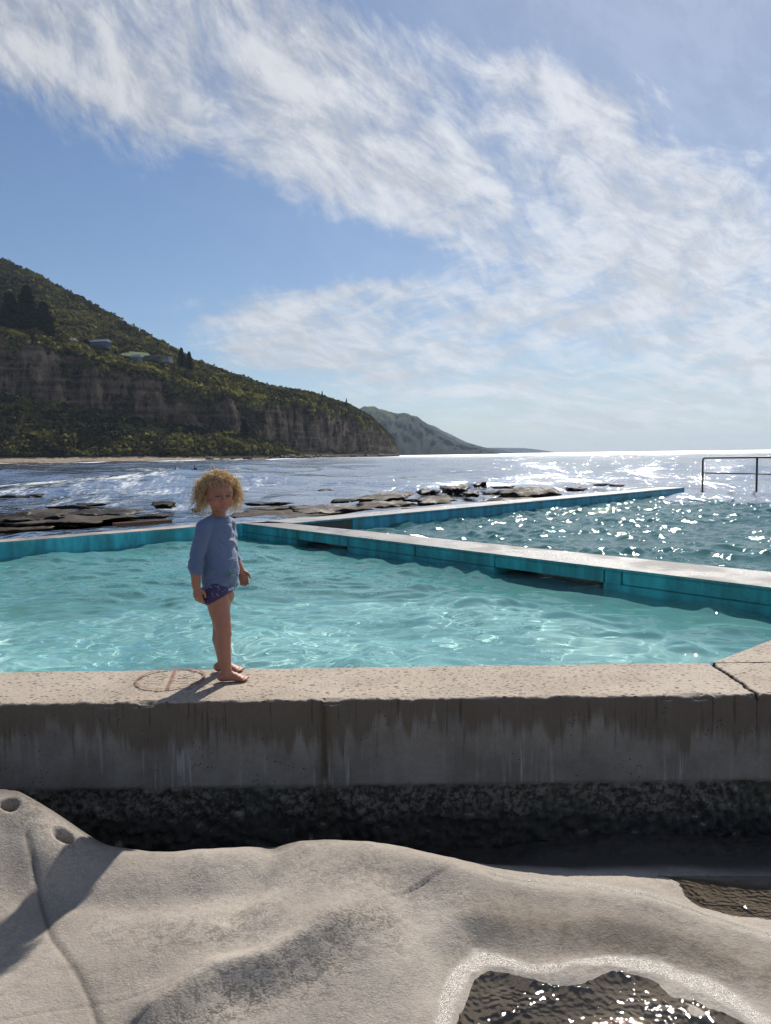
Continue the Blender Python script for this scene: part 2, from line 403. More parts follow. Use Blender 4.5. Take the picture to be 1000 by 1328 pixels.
gq = [B0-Bd*.05, B2+cn*-.05, Vector((B2.x+12, B2.y+4, 0)), W1+wn*.7, W0+wn*.7, D0+Dn*.1]
gq[0] = B0-Cd*0-cn*.08; gq[1] = B2-cn*.08
ws = wave_set(50, .10, .5, .24, 13)+wave_set(24, .5, 2.5, .075, 14)
o = water_sheet('big_pool_water', gq, .04, ws, ZW+.012, M_big); tag(o, 'choppy grey-green water of the big pool behind the cross wall', 'pool water', kind='structure')

# ------------------------------------------------------------------ sea: polar sheet out to the horizon, real waves where they can be seen
def sea():
    rr = [7.0]
    while rr[-1] < 14000: rr.append(rr[-1]*(1.011 if rr[-1] < 500 else 1.05))
    rr = np.array(rr)
    tf = np.arange(-42, 42.01, .14); tc = np.arange(45, 315.1, 5.0)
    th = np.radians(np.concatenate([tf, tc, [318.0]]))
    Rr, T = np.meshgrid(rr, th, indexing='ij')
    X = Rr*np.sin(T); Y = Rr*np.cos(T)
    cut = np.maximum(Rr*.011, .1); cut[:, len(tf):] = 1e6
    w = wave_set(34, .7, 5, .11, 21, main=R(-70), spread=.9)+wave_set(24, 5, 40, .055, 22, main=R(-80), spread=.45)
    Z = waves(X, Y, w, cut)*np.clip((Rr-6)/10, .35, 1)
    Z = Z*np.clip(1.25-Rr/2500, .15, 1) + .25*np.abs(Z)
    # foam amount: surf along the beach, broken lines over the reef, wash by the sea wall, painted sun sparkle
    px = 500+F*X/np.maximum(Y, .1); 
    n = np.array([[0.0]])
    def band(c, wdt): return np.exp(-((Y-c)/wdt)**2)
    wob = 3*np.sin(X*.11+1)+2*np.sin(X*.31)
    f = .42*np.exp(-((Y-39-wob*.7)/4.0)**2)*np.clip((-4-X)/8, 0, 1)
    f = np.maximum(f, .34*np.exp(-((Y-60-wob)/8.0)**2)*np.clip((X+40)/30, 0, 1)*np.clip((30-X)/30, 0, 1))  # broad band of sun sparkle, painted white through the foam mask
    shore = 300+40*np.clip((px+200)/400, 0, 1)
    f = np.maximum(f, .50*np.exp(-((Y-shore+wob*2)/38)**2)*np.clip((-Y*.0-X)/30, 0, 1))
    f = np.maximum(f, .34*np.exp(-((Y-110-wob*3)/22)**2)*np.clip((-X+10)/30, 0, 1)); f = np.maximum(f, .33*np.exp(-((Y-230-wob*6)/60)**2)*np.clip((-X+20)/60, 0, 1))
    f = np.maximum(f, .34*np.exp(-((Y-26-wob*.3)/4.5)**2)*np.clip((X-6)/4, 0, 1))
    f = np.maximum(f, .22*np.exp(-((Y-24)/7)**2)*np.clip((-X+2)/4, 0, 1))
    f = np.maximum(np.maximum(f*1.32, .20), .435*np.exp(-((Y-34)/26)**2)*np.clip((4-X)/10, 0, 1))  # speckle over the left sea paints sparkle as well as foam
    V = np.stack([X, Y, Z+ZS], -1).reshape(-1, 3)
    Fc = grid_faces(*X.shape)
    i = np.arange(len(rr)-1)*X.shape[1]; last = X.shape[1]-1
    o = mesh_obj('sea', V, Fc[:, ::-1].copy(), M_sea)
    a = o.data.attributes.new('foam', 'FLOAT', 'POINT'); a.data.foreach_set('value', f.astype(np.float32).ravel())
    return tag(o, 'open sea reaching to the horizon, glittering towards the sun', 'sea', kind='structure')
sea()
# ------------------------------------------------------------------ near concrete wall
JX = at(420, 905).x+.006
def conc_mat(name, low=False):
    t = NT(name); p = t.pos(); x, y, z = t.xyz(p); nrm = t.n('NewGeometry').outputs['Normal']; up = t.ss(t.xyz(nrm)[2], .45, .8)
    n = t.noise(p, 3, 6, .6); fine = t.noise(p, 90, 4, .65); med = t.noise(p, 22, 5, .6)
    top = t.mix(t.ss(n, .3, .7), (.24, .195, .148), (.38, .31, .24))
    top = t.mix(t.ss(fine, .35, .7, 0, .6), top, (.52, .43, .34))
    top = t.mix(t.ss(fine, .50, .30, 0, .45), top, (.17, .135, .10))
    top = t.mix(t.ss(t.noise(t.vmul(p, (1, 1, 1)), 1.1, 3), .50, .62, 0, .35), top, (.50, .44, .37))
    # pits: elongated, dark
    pv = t.vmul(p, (1.0, 2.0, 1.0))
    wob = t.noise(p, 30, 2, .5, out='Color')
    wv = t.n('VectorMath', operation='MULTIPLY_ADD'); t.L.new(wob, wv.inputs[0]); wv.inputs[1].default_value = (.02, .02, .02); t.L.new(pv, wv.inputs[2])
    v1 = t.vor(wv.outputs[0], 30); v2 = t.vor(wv.outputs[0], 80)
    sel = t.noise(p, 14, 3, .6)
    pit = t.math('MAXIMUM', t.math('MULTIPLY', t.ss(v1, .30, .18), t.ss(sel, .42, .50)), t.math('MULTIPLY', t.ss(v2, .22, .14), t.ss(sel, .42, .52, 1, 0)))
    top = t.mix(t.math('MULTIPLY', pit, .95), top, (.045, .038, .030))
    # face: drip stains hanging from the top edge, pale lime streaks, grey body
    sx = t.vmul(p, (1, .02, .045)); s1 = t.noise(sx, 26, 5, .62); s2 = t.noise(sx, 60, 4, .6); s3 = t.noise(t.vmul(p, (1, .02, .02)), 3.2, 3)
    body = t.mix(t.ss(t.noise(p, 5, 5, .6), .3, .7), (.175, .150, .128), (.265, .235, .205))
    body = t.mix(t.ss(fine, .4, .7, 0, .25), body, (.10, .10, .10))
    lime = t.math('MULTIPLY', t.ss(s2, .56, .72), t.ss(z, -.34, -.12, .8, .35))
    body = t.mix(t.math('MULTIPLY', lime, t.ss(s3, .4, .6, .15, .9)), body, (.44, .43, .42))
    dl = t.math('ADD', t.math('MULTIPLY', s1, .34), t.math('MULTIPLY', t.math('SUBTRACT', t.noise(t.vmul(p, (1, .02, .02)), 1.3, 4, .6), .26), .55))      # how far the dark stain reaches down
    dark = t.ss(t.math('ADD', z, dl), .13, .20)
    body = t.mix(t.math('MULTIPLY', dark, .78), body, (.115, .085, .058))
    drip = t.math('MULTIPLY', t.ss(s2, .42, .34), t.ss(z, -.30, -.08))
    body = t.mix(t.math('MULTIPLY', drip, .6), body, (.04, .03, .022))
    fp = t.vor(p, 60); fpit = t.math('MULTIPLY', t.ss(fp, .22, .12), t.ss(t.noise(p, 9, 3), .55, .62))
    body = t.mix(fpit, body, (.02, .02, .02))
    # the rough, weedy footing
    rb = t.mix(t.ss(t.noise(p, 45, 4, .65), .42, .60), (.065, .054, .044), (.24, .205, .17))
    rb = t.mix(t.ss(t.noise(p, 2.5, 4), .5, .65, 0, .7), rb, (.085, .085, .060))
    low_ = t.ss(t.math('ADD', z, t.math('MULTIPLY', t.noise(p, 9, 4), .03)), -.355, -.335, 1, 0)
    body = t.mix(low_, body, rb)
    weed = t.ss(t.math('ADD', z, t.math('MULTIPLY', t.noise(p, 3, 4), .10)), -.46, -.40, .85, 0)
    body = t.mix(weed, body, (.062, .056, .045))
    jx = t.math('ABSOLUTE', t.math('SUBTRACT', t.math('ADD', x, t.math('MULTIPLY', t.noise(t.vmul(p, (1, 1, 3)), 12, 4), .012)), JX))
    body = t.mix(t.math('MULTIPLY', t.ss(jx, .006, .017, .85, 0), t.ss(z, -.34, -.30)), body, (.05, .034, .02))
    body = t.mix(t.math('MULTIPLY', t.ss(jx, .012, .05, .6, 0), t.ss(s1, .4, .6)), body, (.10, .072, .045))
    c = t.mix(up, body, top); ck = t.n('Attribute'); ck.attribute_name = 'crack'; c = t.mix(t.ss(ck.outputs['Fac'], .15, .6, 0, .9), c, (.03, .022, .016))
    h = t.math('SUBTRACT', t.math('MULTIPLY', med, .5), t.math('MULTIPLY', pit, t.math('MULTIPLY', up, 1.0)))
    h = t.math('ADD', h, t.math('MULTIPLY', fine, .45))
    hl = t.math('MULTIPLY', t.math('MULTIPLY', t.noise(p, 50, 5, .7), low_), 2.6)
    h = t.math('ADD', h, hl)
    N = t.bump(h, .9, .006)
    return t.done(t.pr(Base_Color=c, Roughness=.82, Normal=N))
M_conc = conc_mat('weathered_concrete')

YF = 3.015
X1 = (at(931, 868).x+at(1000, 913).x)/2
ca, cb = at(932, 866), at(1000, 912)
def crack(y, z):
    f = (min(max(y, YF), NB)-YF)/(NB-YF)
    if z < -.02: f -= min(.10, (-.02-z)*.30)
    x = cb.x+(ca.x-cb.x)*f
    return x + .010*noise.noise(Vector((y*16, z*12, 4.2))) + .006*noise.noise(Vector((y*60, z*30, 1.2)))
def near_wall(name, x0, x1, yb=NB):
    # profile runs up the face, over the edge, across the top, down the back
    prof = []
    for z in np.arange(-.95, -.36, .012): prof.append((YF+.015-.02*(z+.36), z, 1.0))
    for z in np.arange(-.345, -.02, .012): prof.append((YF, z, .12))
    for a_ in np.linspace(0, 90, 7): prof.append((YF+.014-.014*math.cos(R(a_)), -.014+.014*math.sin(R(a_)), .55))
    for y in np.arange(YF+.026, yb-.02, .008): prof.append((y, 0, .10))
    for a_ in np.linspace(0, 90, 5): prof.append((yb-.015+.015*math.sin(R(a_)), -.015+.015*math.cos(R(a_)), .3))
    prof.append((yb, -.5, 0)); prof.append((yb, -.95, 0))
    xs = np.concatenate([np.arange(x0, cb.x-.24, .012), np.arange(cb.x-.24, cb.x+.06, .0035), np.arange(cb.x+.07, x1, .012)])
    V = []; CK = []
    for (y, z, amp) in prof:
        cx_ = crack(y, z); wdt = (.0050+.004*(.5+noise.noise(Vector((y*40, z*40, 9))))) if z > -.02 else .0030
        for x in xs:
            n1 = noise.fractal(Vector((x*9, y*9, z*9)), 1.0, 2.0, 3); n2 = noise.noise(Vector((x*45, y*45, z*45)))
            g = math.exp(-((x-cx_)/wdt)**2)*(1 if z > -.02 else max(0, 1-(-z)/.22)*.6); k = amp*(.010*n1+.012*n2); chip = 0
            if amp > .5 and z > -.1: chip = max(0, noise.fractal(Vector((x*6, 3.3, z*8)), 1.0, 2.3, 4)-.22)*.028
            if z < -.34 and amp == 1.0: yy = y-k*2.0+.01; zz = z
            elif amp == .12: yy = y-k+g*.006; zz = z
            else: yy = y-k*.3+chip*.6+g*.004; zz = z+k*.8-chip-g*.030
            V.append((x, yy, zz)); CK.append(g)
    o = mesh_obj(name, np.array(V), grid_faces(len(prof), len(xs)), M_conc)
    attr(o, 'crack', np.array(CK)); return o
def attr(o, nme, v): a_ = o.data.attributes.new(nme, 'FLOAT', 'POINT'); a_.data.foreach_set('value', v.astype(np.float32).ravel())
nw = near_wall('concrete_wall', -6.0, X1+3.2)
nw['kind'] = 'thing'; tag(nw, 'long weathered concrete wall crossing the foreground, pitted top, jagged crack near its right end', 'concrete wall')
# return wall going back from the cracked corner
rw = prism([Vector((R0.x, NB-.017, 0)), R0+Rd*6, R0+Rd*6+Vector((1.5, -1.5, 0)), Vector((X1+3.2, NB-.017, 0))], -1.5, .0022, M_conc, 'pool_edge', None, .001)
rw['kind'] = 'thing'; tag(rw, 'pale concrete pool edge going back from the cracked corner at the right', 'pool edge')

# painted no-diving mark on the wall top
def stroke(bm, pts, w, z=.0075):
    pts = [Vector((p[0], p[1], 0)) for p in pts]; prev = None; L_ = None
    for i, p in enumerate(pts):
        d = (pts[min(i+1, len(pts)-1)]-pts[max(i-1, 0)]).normalized(); nn = Vector((-d.y, d.x, 0))*w*.5
        a_ = bm.verts.new((p.x+nn.x, p.y+nn.y, z)); b_ = bm.verts.new((p.x-nn.x, p.y-nn.y, z))
        if prev: bm.faces.new((prev[0], a_, b_, prev[1]))
        prev = (a_, b_)
t = NT('faded_red_paint'); p = t.pos(); pn = t.noise(p, 70, 4, .65); pn2 = t.noise(p, 16, 3, .6)
bs = t.pr(Base_Color=t.mix(pn2, (.20, .085, .065), (.28, .15, .115)), Roughness=.8); tr = t.n('BsdfTransparent')
mx = t.n('MixShader'); t.L.new(t.ss(t.math('ADD', pn, t.math('MULTIPLY', pn2, .5)), .56, .76, .12, .9), mx.inputs[0]); t.L.new(tr.outputs[0], mx.inputs[1]); t.L.new(bs.outputs[0], mx.inputs[2])
M_red = t.done(mx)
sc_ = at(221, 882); rxm = (at(263, 882).x-at(179, 882).x)/2; ry0, ry1 = at(221, 895.5).y, at(221, 868.7).y; rym = (ry1-ry0)/2; cy_ = (ry0+ry1)/2
sg = thing('painted_sign', (sc_.x, cy_, 0), 'faded red painted no-diving circle with a slash on the wall top, left of the child', 'painted sign')
bm = bmesh.new(); stroke(bm, [(rxm*math.cos(a_), rym*math.sin(a_)) for a_ in np.linspace(0, 2*math.pi, 49)], .013); bm_obj('ring', bm, M_red, sg, False)
bm = bmesh.new(); stroke(bm, [(-.018, rym-.004), (.030, -rym+.004)], .015, .0085); bm_obj('slash', bm, M_red, sg, False)
M_fdp = simple('faded_dark_paint', (.12, .085, .065), .8, .4, 60)
k = rxm/.13
for pts, w in (([(-.092, -.030), (-.075, -.042), (-.05, -.040), (-.035, -.046), (-.012, -.042)], .006),
               ([(.050, -.042), (.062, -.046), (.078, -.040)], .006),
               ([(-.075, .036), (-.060, .046)], .006), ([(-.050, .006), (-.034, .018), (-.022, .040)], .006), ([(-.042, .012), (-.026, .008)], .005),
               ([(.030, .012), (.050, .030), (.066, .046), (.082, .060)], .007), ([(.046, .022), (.066, .016), (.088, .028)], .005), ([(.058, .034), (.040, .040)], .005)):
    bm = bmesh.new(); stroke(bm, [(x*k, y*rym/.13*1.0) for x, y in pts], w, .0078)
    bm_obj('figure_stroke', bm, M_fdp, sg, False)

# ------------------------------------------------------------------ rock platform in front
cp = [  # px, py, z
 (-150,1045,-.20),(0,1031,-.215),(30,1032,-.215),(62,1048,-.245),(90,1072,-.29),(112,1087,-.335),(150,1098,-.375),
 (10,1075,-.25),(60,1100,-.30),(0,1130,-.33),(50,1165,-.395),(110,1135,-.375),(170,1101,-.376),(250,1103,-.372),(320,1100,-.366),
 (350,1103,-.372),(385,1092,-.362),(430,1088,-.358),(480,1091,-.358),(530,1101,-.363),(570,1115,-.376),(620,1131,-.405),(640,1135,-.42),
 (345,1135,-.392),(320,1175,-.40),(420,1120,-.365),(430,1160,-.372),(470,1168,-.372),(520,1150,-.382),
 (250,1150,-.395),(180,1180,-.41),(100,1220,-.425),(0,1230,-.42),(60,1280,-.435),(0,1327,-.44),(125,1300,-.452),(200,1260,-.44),(230,1300,-.455),(300,1230,-.425),
 (380,1215,-.402),(350,1260,-.425),(260,1290,-.448),(450,1200,-.382),(480,1185,-.385),(500,1230,-.42),(400,1270,-.435),(300,1327,-.465),(450,1327,-.475),
 (560,1180,-.413),(560,1250,-.445),(640,1200,-.434),(700,1141,-.44),(780,1145,-.448),(850,1150,-.455),(700,1175,-.435),(800,1190,-.438),(900,1210,-.445),(1000,1235,-.455),
 (740,1220,-.445),(620,1235,-.450),(590,1260,-.462),(560,1300,-.474),(700,1240,-.465),(800,1243,-.465),(900,1262,-.47),(980,1300,-.472),(1060,1330,-.475),
 (700,1290,-.490),(800,1290,-.490),(900,1310,-.490),(640,1320,-.490),(750,1327,-.492),(860,1327,-.492),
 (905,1165,-.480),(960,1172,-.482),(1010,1180,-.484),(1100,1190,-.48),(1000,1150,-.50),(900,1148,-.478),(1150,1260,-.45)]
CPX = np.array([[*at(a_, b_, c_)] for a_, b_, c_ in cp])
def add(x, y, z): 
    global CPX; CPX = np.vstack([CPX, [x, y, z]])
for x in np.arange(-3.6, 3.7, .45):                       # gutter beside the wall, and the run-out behind the camera
    add(x, 2.95, -.60 if x < .6 else -.56); add(x, 3.25, -.62); add(x, 2.80, -.555 if x < .6 else -.53)
    add(x, 1.15, -.52); add(x, .6, -.56)
add(-2.6, 2.3, -.25); add(-3.4, 2.4, -.3); add(-2.6, 1.8, -.42); add(2.6, 2.2, -.47); add(3.4, 2.4, -.45); add(2.6, 1.7, -.48)
def tps(P, Q):
    def U(r2): return np.where(r2 > 1e-12, .5*r2*np.log(np.maximum(r2, 1e-12)), 0)
    d = ((P[:, None, :2]-P[None, :, :2])**2).sum(-1); K = U(d)+np.eye(len(P))*2e-4; n = len(P)
    A = np.zeros((n+3, n+3)); A[:n, :n] = K; A[:n, n:] = np.c_[np.ones(n), P[:, :2]]; A[n:, :n] = A[:n, n:].T
    w = np.linalg.solve(A, np.r_[P[:, 2], 0, 0, 0]); out = np.empty(len(Q))
    for i in range(0, len(Q), 20000):
        q = Q[i:i+20000]; d = ((q[:, None]-P[None, :, :2])**2).sum(-1); out[i:i+20000] = U(d)@w[:n]+w[n]+q@w[n+1:]
    return out
def segd(X, Y, pts):
    best = np.full(X.shape, 9.0)
    for (x0, y0), (x1, y1) in zip(pts, pts[1:]):
        dx, dy = x1-x0, y1-y0; t_ = np.clip(((X-x0)*dx+(Y-y0)*dy)/(dx*dx+dy*dy), 0, 1)
        best = np.minimum(best, np.hypot(X-x0-t_*dx, Y-y0-t_*dy))
    return best
xs = np.concatenate([np.arange(-3.6, -1.7, .03), np.arange(-1.7, 1.75, .0062), np.arange(1.77, 3.6, .03)]); ys = np.concatenate([np.arange(.5, 1.65, .03), np.arange(1.65, 3.12, .0062)])
X, Y = np.meshgrid(xs, ys); Z = tps(CPX, np.stack([X.ravel(), Y.ravel()], -1)).reshape(X.shape)
Z = np.minimum(Z, -.19)
def P2(l): return [tuple(at(a_, b_, c_)[:2]) for a_, b_, c_ in l]
crk = P2([(35, 1090, -.29), (52, 1160, -.39), (68, 1215, -.425), (100, 1262, -.44), (118, 1296, -.452), (135, 1335, -.455)])
dc = segd(X, Y, crk); Z -= .006*np.exp(-(dc/.010)**2)
crk2 = P2([(-60, 1340, -.44), (118, 1300, -.452), (150, 1294, -.45), (260, 1262, -.44)])
dc2 = segd(X, Y, crk2); Z -= .002*np.exp(-(dc2/.006)**2)
ridge = P2([(478, 1165, -.372), (440, 1182, -.378), (400, 1215, -.395), (350, 1245, -.42), (280, 1262, -.44), (200, 1305, -.452)])
dr = segd(X, Y, ridge); 
def sided(X, Y, pts):
    best = np.full(X.shape, 9.0); sg_ = np.zeros(X.shape)
    for (x0, y0), (x1, y1) in zip(pts, pts[1:]):
        dx, dy = x1-x0, y1-y0; t_ = np.clip(((X-x0)*dx+(Y-y0)*dy)/(dx*dx+dy*dy), 0, 1); d = np.hypot(X-x0-t_*dx, Y-y0-t_*dy)
        c_ = dx*(Y-y0)-dy*(X-x0); m_ = d < best; best = np.where(m_, d, best); sg_ = np.where(m_, np.sign(c_), sg_)
    return best, sg_
dr, sgn = sided(X, Y, ridge)          # the surface breaks and drops along the crest of the swelling
sdist = -dr*sgn
fade = np.clip((np.hypot(X-ridge[0][0], Y-ridge[0][1])-.01)/.20, 0, 1); fade = fade*fade*(3-2*fade)
Z += fade*(.022*np.exp(-(dr/.05)**2)-.030*np.clip(-sdist/.10, 0, 1)*np.exp(-(dr/.22)**2)+.012*np.exp(-((sdist-.11)/.07)**2)*-1)*np.exp(-(dr/.35)**2)
lip = P2([(560, 1128, -.39), (640, 1150, -.425), (760, 1162, -.44), (880, 1185, -.448), (1010, 1225, -.455), (1150, 1260, -.455)])
dl_, sl_ = sided(X, Y, lip); Z += .015*np.exp(-(dl_/.055)**2)
sw2 = P2([(60, 1150, -.37), (200, 1165, -.395), (320, 1150, -.395)]); d2_ = segd(X, Y, sw2); Z -= .018*np.exp(-(d2_/.07)**2)
sw3 = P2([(650, 1225, -.45), (760, 1215, -.45), (900, 1232, -.455)]); d3_ = segd(X, Y, sw3); Z -= .003*np.exp(-(d3_/.07)**2)
cl = P2([(355, 1100, -.37), (335, 1140, -.392), (300, 1180, -.40)]); dcl = segd(X, Y, cl); Z -= .018*np.exp(-(dcl/.045)**2)
for (a_, b_, c_, r_, dpt) in ((11, 1057, -.235, .022, .07), (82, 1082, -.29, .022, .06), (735, 1268, -.478, .06, -.012), (650, 1295, -.485, .05, -.008), (880, 1290, -.478, .05, -.012), (820, 1300, -.482, .04, -.010), (965, 1318, -.48, .04, -.010)):
    q = at(a_, b_, c_); d = np.hypot((X-q.x)/1.25, (Y-q.y)); Z -= dpt*np.exp(-(d/r_)**4)
nz = np.array([noise.fractal(Vector((x*3, y*3, 1.7)), 1.0, 2.0, 4) for x, y in zip(X.ravel(), Y.ravel())]).reshape(X.shape)
n2 = np.array([noise.fractal(Vector((x*26, y*26, 5.7)), 1.0, 2.0, 2) for x, y in zip(X.ravel(), Y.ravel())]).reshape(X.shape)
Z += nz*.008 + n2*.0010
pitm = np.zeros_like(Z)
for (a_, b_, c_, r_) in ((11, 1057, -.235, .019), (82, 1082, -.29, .019)):
    q = at(a_, b_, c_); pitm += .9*np.exp(-(np.hypot((X-q.x)/1.25, (Y-q.y))/r_)**4)  # depth shade of the two holes, added to the dark colour mask
rough_z = np.clip((Y-2.72)/.1, 0, 1)
Z += rough_z*(.010*nz*2+.006*n2)
PUD = [(560, 1335), (572, 1290), (590, 1258), (622, 1238), (665, 1243), (700, 1252), (745, 1242), (790, 1238), (850, 1250), (915, 1275), (960, 1298), (1010, 1330), (1030, 1420), (540, 1420)]
pud = P2([(a_, b_, -.480) for a_, b_ in PUD]); insd = in_poly(X, Y, pud); dp = segd(X, Y, pud+pud[:1])
pdist = np.where(insd, dp, -dp)+nz*.008+n2*.004
tgt = -.4785-.018*np.clip((pdist-.038)/.06, 0, 1)+.005*np.clip((-pdist-.02)/.06, 0, 1)
blend = np.clip((pdist+.12)/.12, 0, 1); blend = blend*blend*(3-2*blend)
Z = Z*(1-blend)+(tgt+nz*.002+n2*.0006)*blend
for (a_, b_, r_, h_) in ((745, 1270, .055, .013), (645, 1300, .05, .008), (870, 1290, .045, .011), (905, 1312, .04, .012), (690, 1318, .03, .009), (800, 1322, .035, .007)):
    q = at(a_, b_, -.482); Z += h_*np.exp(-(np.hypot((X-q.x)/1.5, Y-q.y)/r_)**2)
V = np.stack([X, Y, Z], -1).reshape(-1, 3)
t = NT('sandstone'); p = t.pos(); x, y, z = t.xyz(p)
big = t.noise(p, 1.6, 4, .55); st = t.noise(t.vmul(p, (1, 1, 1)), 4.0, 7, .7, 1.6); fi = t.noise(t.vmul(p, (1, 2.2, 1)), 120, 4, .7, .4); fi2 = t.noise(p, 38, 5, .68, .6)
c = t.mix(t.ss(big, .32, .68), (.315, .273, .232), (.46, .405, .345))
lich = t.math('ADD', t.math('MULTIPLY', fi2, .5), t.math('MULTIPLY', fi, .5))
lm = t.n('Attribute'); lm.attribute_name = 'lichen_shade'
c = t.mix(t.math('MULTIPLY', t.ss(lich, .54, .44), t.math('ADD', lm.outputs['Fac'], t.ss(st, .40, .66, .05, .38))), c, (.125, .105, .082))
c = t.mix(t.ss(t.noise(t.vmul(p, (1, 3.5, 1)), 60, 6, .75, 1.2), .60, .66, 0, .45), c, (.16, .13, .10))
c = t.mix(t.ss(fi, .52, .70, 0, .35), c, (.62, .56, .48))
dk = t.n('Attribute'); dk.attribute_name = 'crack'
c = t.mix(dk.outputs['Fac'], c, (.05, .04, .033))
wt = t.n('Attribute'); wt.attribute_name = 'wet'
wn_ = t.ss(t.math('ADD', wt.outputs['Fac'], t.math('MULTIPLY', t.math('SUBTRACT', t.noise(p, 26, 6, .75), .5), 1.1)), .30, .95)
c = t.mix(t.math('MULTIPLY', wn_, .5), c, (.10, .085, .065))
gut_shade = t.ss(t.math('ADD', y, t.math('MULTIPLY', t.noise(p, 3, 3), .12)), 2.60, 2.76)  # gutter beside the wall: its shadow is darkened into the rock colour
c = t.mix(t.math('MULTIPLY', gut_shade, .92), c, (.040, .037, .033))
br = t.n('Attribute'); br.attribute_name = 'brown'
c = t.mix(t.math('MULTIPLY', br.outputs['Fac'], t.ss(t.math('ADD', t.math('MULTIPLY', st, .6), t.math('MULTIPLY', fi, .4)), .34, .62, .25, 1)), c, (.17, .135, .095))
rg = t.mix(wn_, (.85, .85, .85), (.27, .27, .27))
h = t.math('ADD', t.math('MULTIPLY', fi, .8), t.math('MULTIPLY', fi2, 1.3)); 
h = t.math('MULTIPLY', t.math('ADD', h, t.math('MULTIPLY', t.noise(p, 190, 3, .6), wn_)), t.math('SUBTRACT', 1.0, t.math('MULTIPLY', wn_, .45)))
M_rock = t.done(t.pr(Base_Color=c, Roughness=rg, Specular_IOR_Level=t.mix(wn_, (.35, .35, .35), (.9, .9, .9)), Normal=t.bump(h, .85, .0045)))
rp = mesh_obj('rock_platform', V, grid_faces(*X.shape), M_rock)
def attr(o, nme, v): a_ = o.data.attributes.new(nme, 'FLOAT', 'POINT'); a_.data.foreach_set('value', v.astype(np.float32).ravel())
attr(rp, 'crack', np.clip(np.exp(-(dc/.0055)**2)*.65+np.exp(-(dc2/.005)**2)*.2+pitm, 0, 1))
hump = P2([(490, 1185, -.385), (440, 1215, -.395), (380, 1255, -.42), (300, 1290, -.45), (220, 1330, -.46)])
dh = segd(X, Y, hump)
lich_shade = .62*np.exp(-(dh/.075)**2)  # lichen, plus the shade of the hump's near slope put into the colour
for pts, w, s in ((P2([(400, 1130, -.37), (520, 1140, -.38)]), .10, .35), (P2([(200, 1210, -.42), (350, 1185, -.4)]), .09, .30), (P2([(640, 1215, -.44), (800, 1222, -.44)]), .09, .22), (P2([(30, 1060, -.25), (90, 1085, -.3)]), .06, .4), (P2([(600, 1170, -.42), (1000, 1260, -.455)]), .06, .45)):
    lich_shade = np.maximum(lich_shade, s*np.exp(-(segd(X, Y, pts)/w)**2))
attr(rp, 'lichen_shade', lich_shade)
brp = P2([(640, 1185, -.43), (800, 1205, -.44), (1060, 1265, -.455)]); attr(rp, 'brown', .75*np.exp(-(segd(X, Y, brp)/.085)**2))
wet = np.clip(1.45-np.abs(pdist-.020)/(.034+.02*nz), 0, 1)*1.0; wet = np.where(pdist > .03, np.maximum(wet, .50), wet)
ed = P2([(640, 1138, -.42), (760, 1150, -.448), (860, 1170, -.45), (1000, 1215, -.455), (1100, 1240, -.455)])
wet = np.maximum(wet, .85*np.exp(-(segd(X, Y, ed)/.060)**2))
attr(rp, 'wet', wet)
tag(rp, 'smooth pale sandstone rock platform in the foreground, rippled and cracked', 'rock platform', kind='structure')
# standing water
def puddle(name, poly, z, label):
    t_ = wave_set(40, .010, .035, .064, 55)+wave_set(10, .06, .25, .020, 56)
    o = water_sheet(name, poly, .0036, t_, z, M_pud); return tag(o, label, 'rock pool water', kind='structure')
t = NT('puddle_water'); p = t.pos(); N = t.bump(t.noise(p, 90, 4, .6), .5, .0004)
gl = t.n('BsdfGlossy'); gl.inputs['Roughness'].default_value = .025; t.L.new(N, gl.inputs['Normal']); tr = t.n('BsdfTransparent'); tr.inputs[0].default_value = (.60, .58, .54, 1)
fr = t.n('Fresnel'); fr.inputs[0].default_value = 1.33; t.L.new(N, fr.inputs['Normal'])
mm = t.n('MixShader'); t.L.new(fr.outputs[0], mm.inputs[0]); t.L.new(tr.outputs[0], mm.inputs[1]); t.L.new(gl.outputs[0], mm.inputs[2]); M_pud = t.done(mm)
big_pud = P2([(520, 1420, -.4845), (545, 1232, -.4845), (1000, 1232, -.4845), (1060, 1420, -.4845)])
puddle('puddle', big_pud, -.4845, 'shallow sparkling puddle in the rock at the bottom right')
p2_ = P2([(800, 1136, -.474), (1250, 1136, -.474), (1250, 1230, -.474), (850, 1200, -.474)])
puddle('puddle', p2_, -.474, 'narrow brown puddle between rock and wall at the right edge')
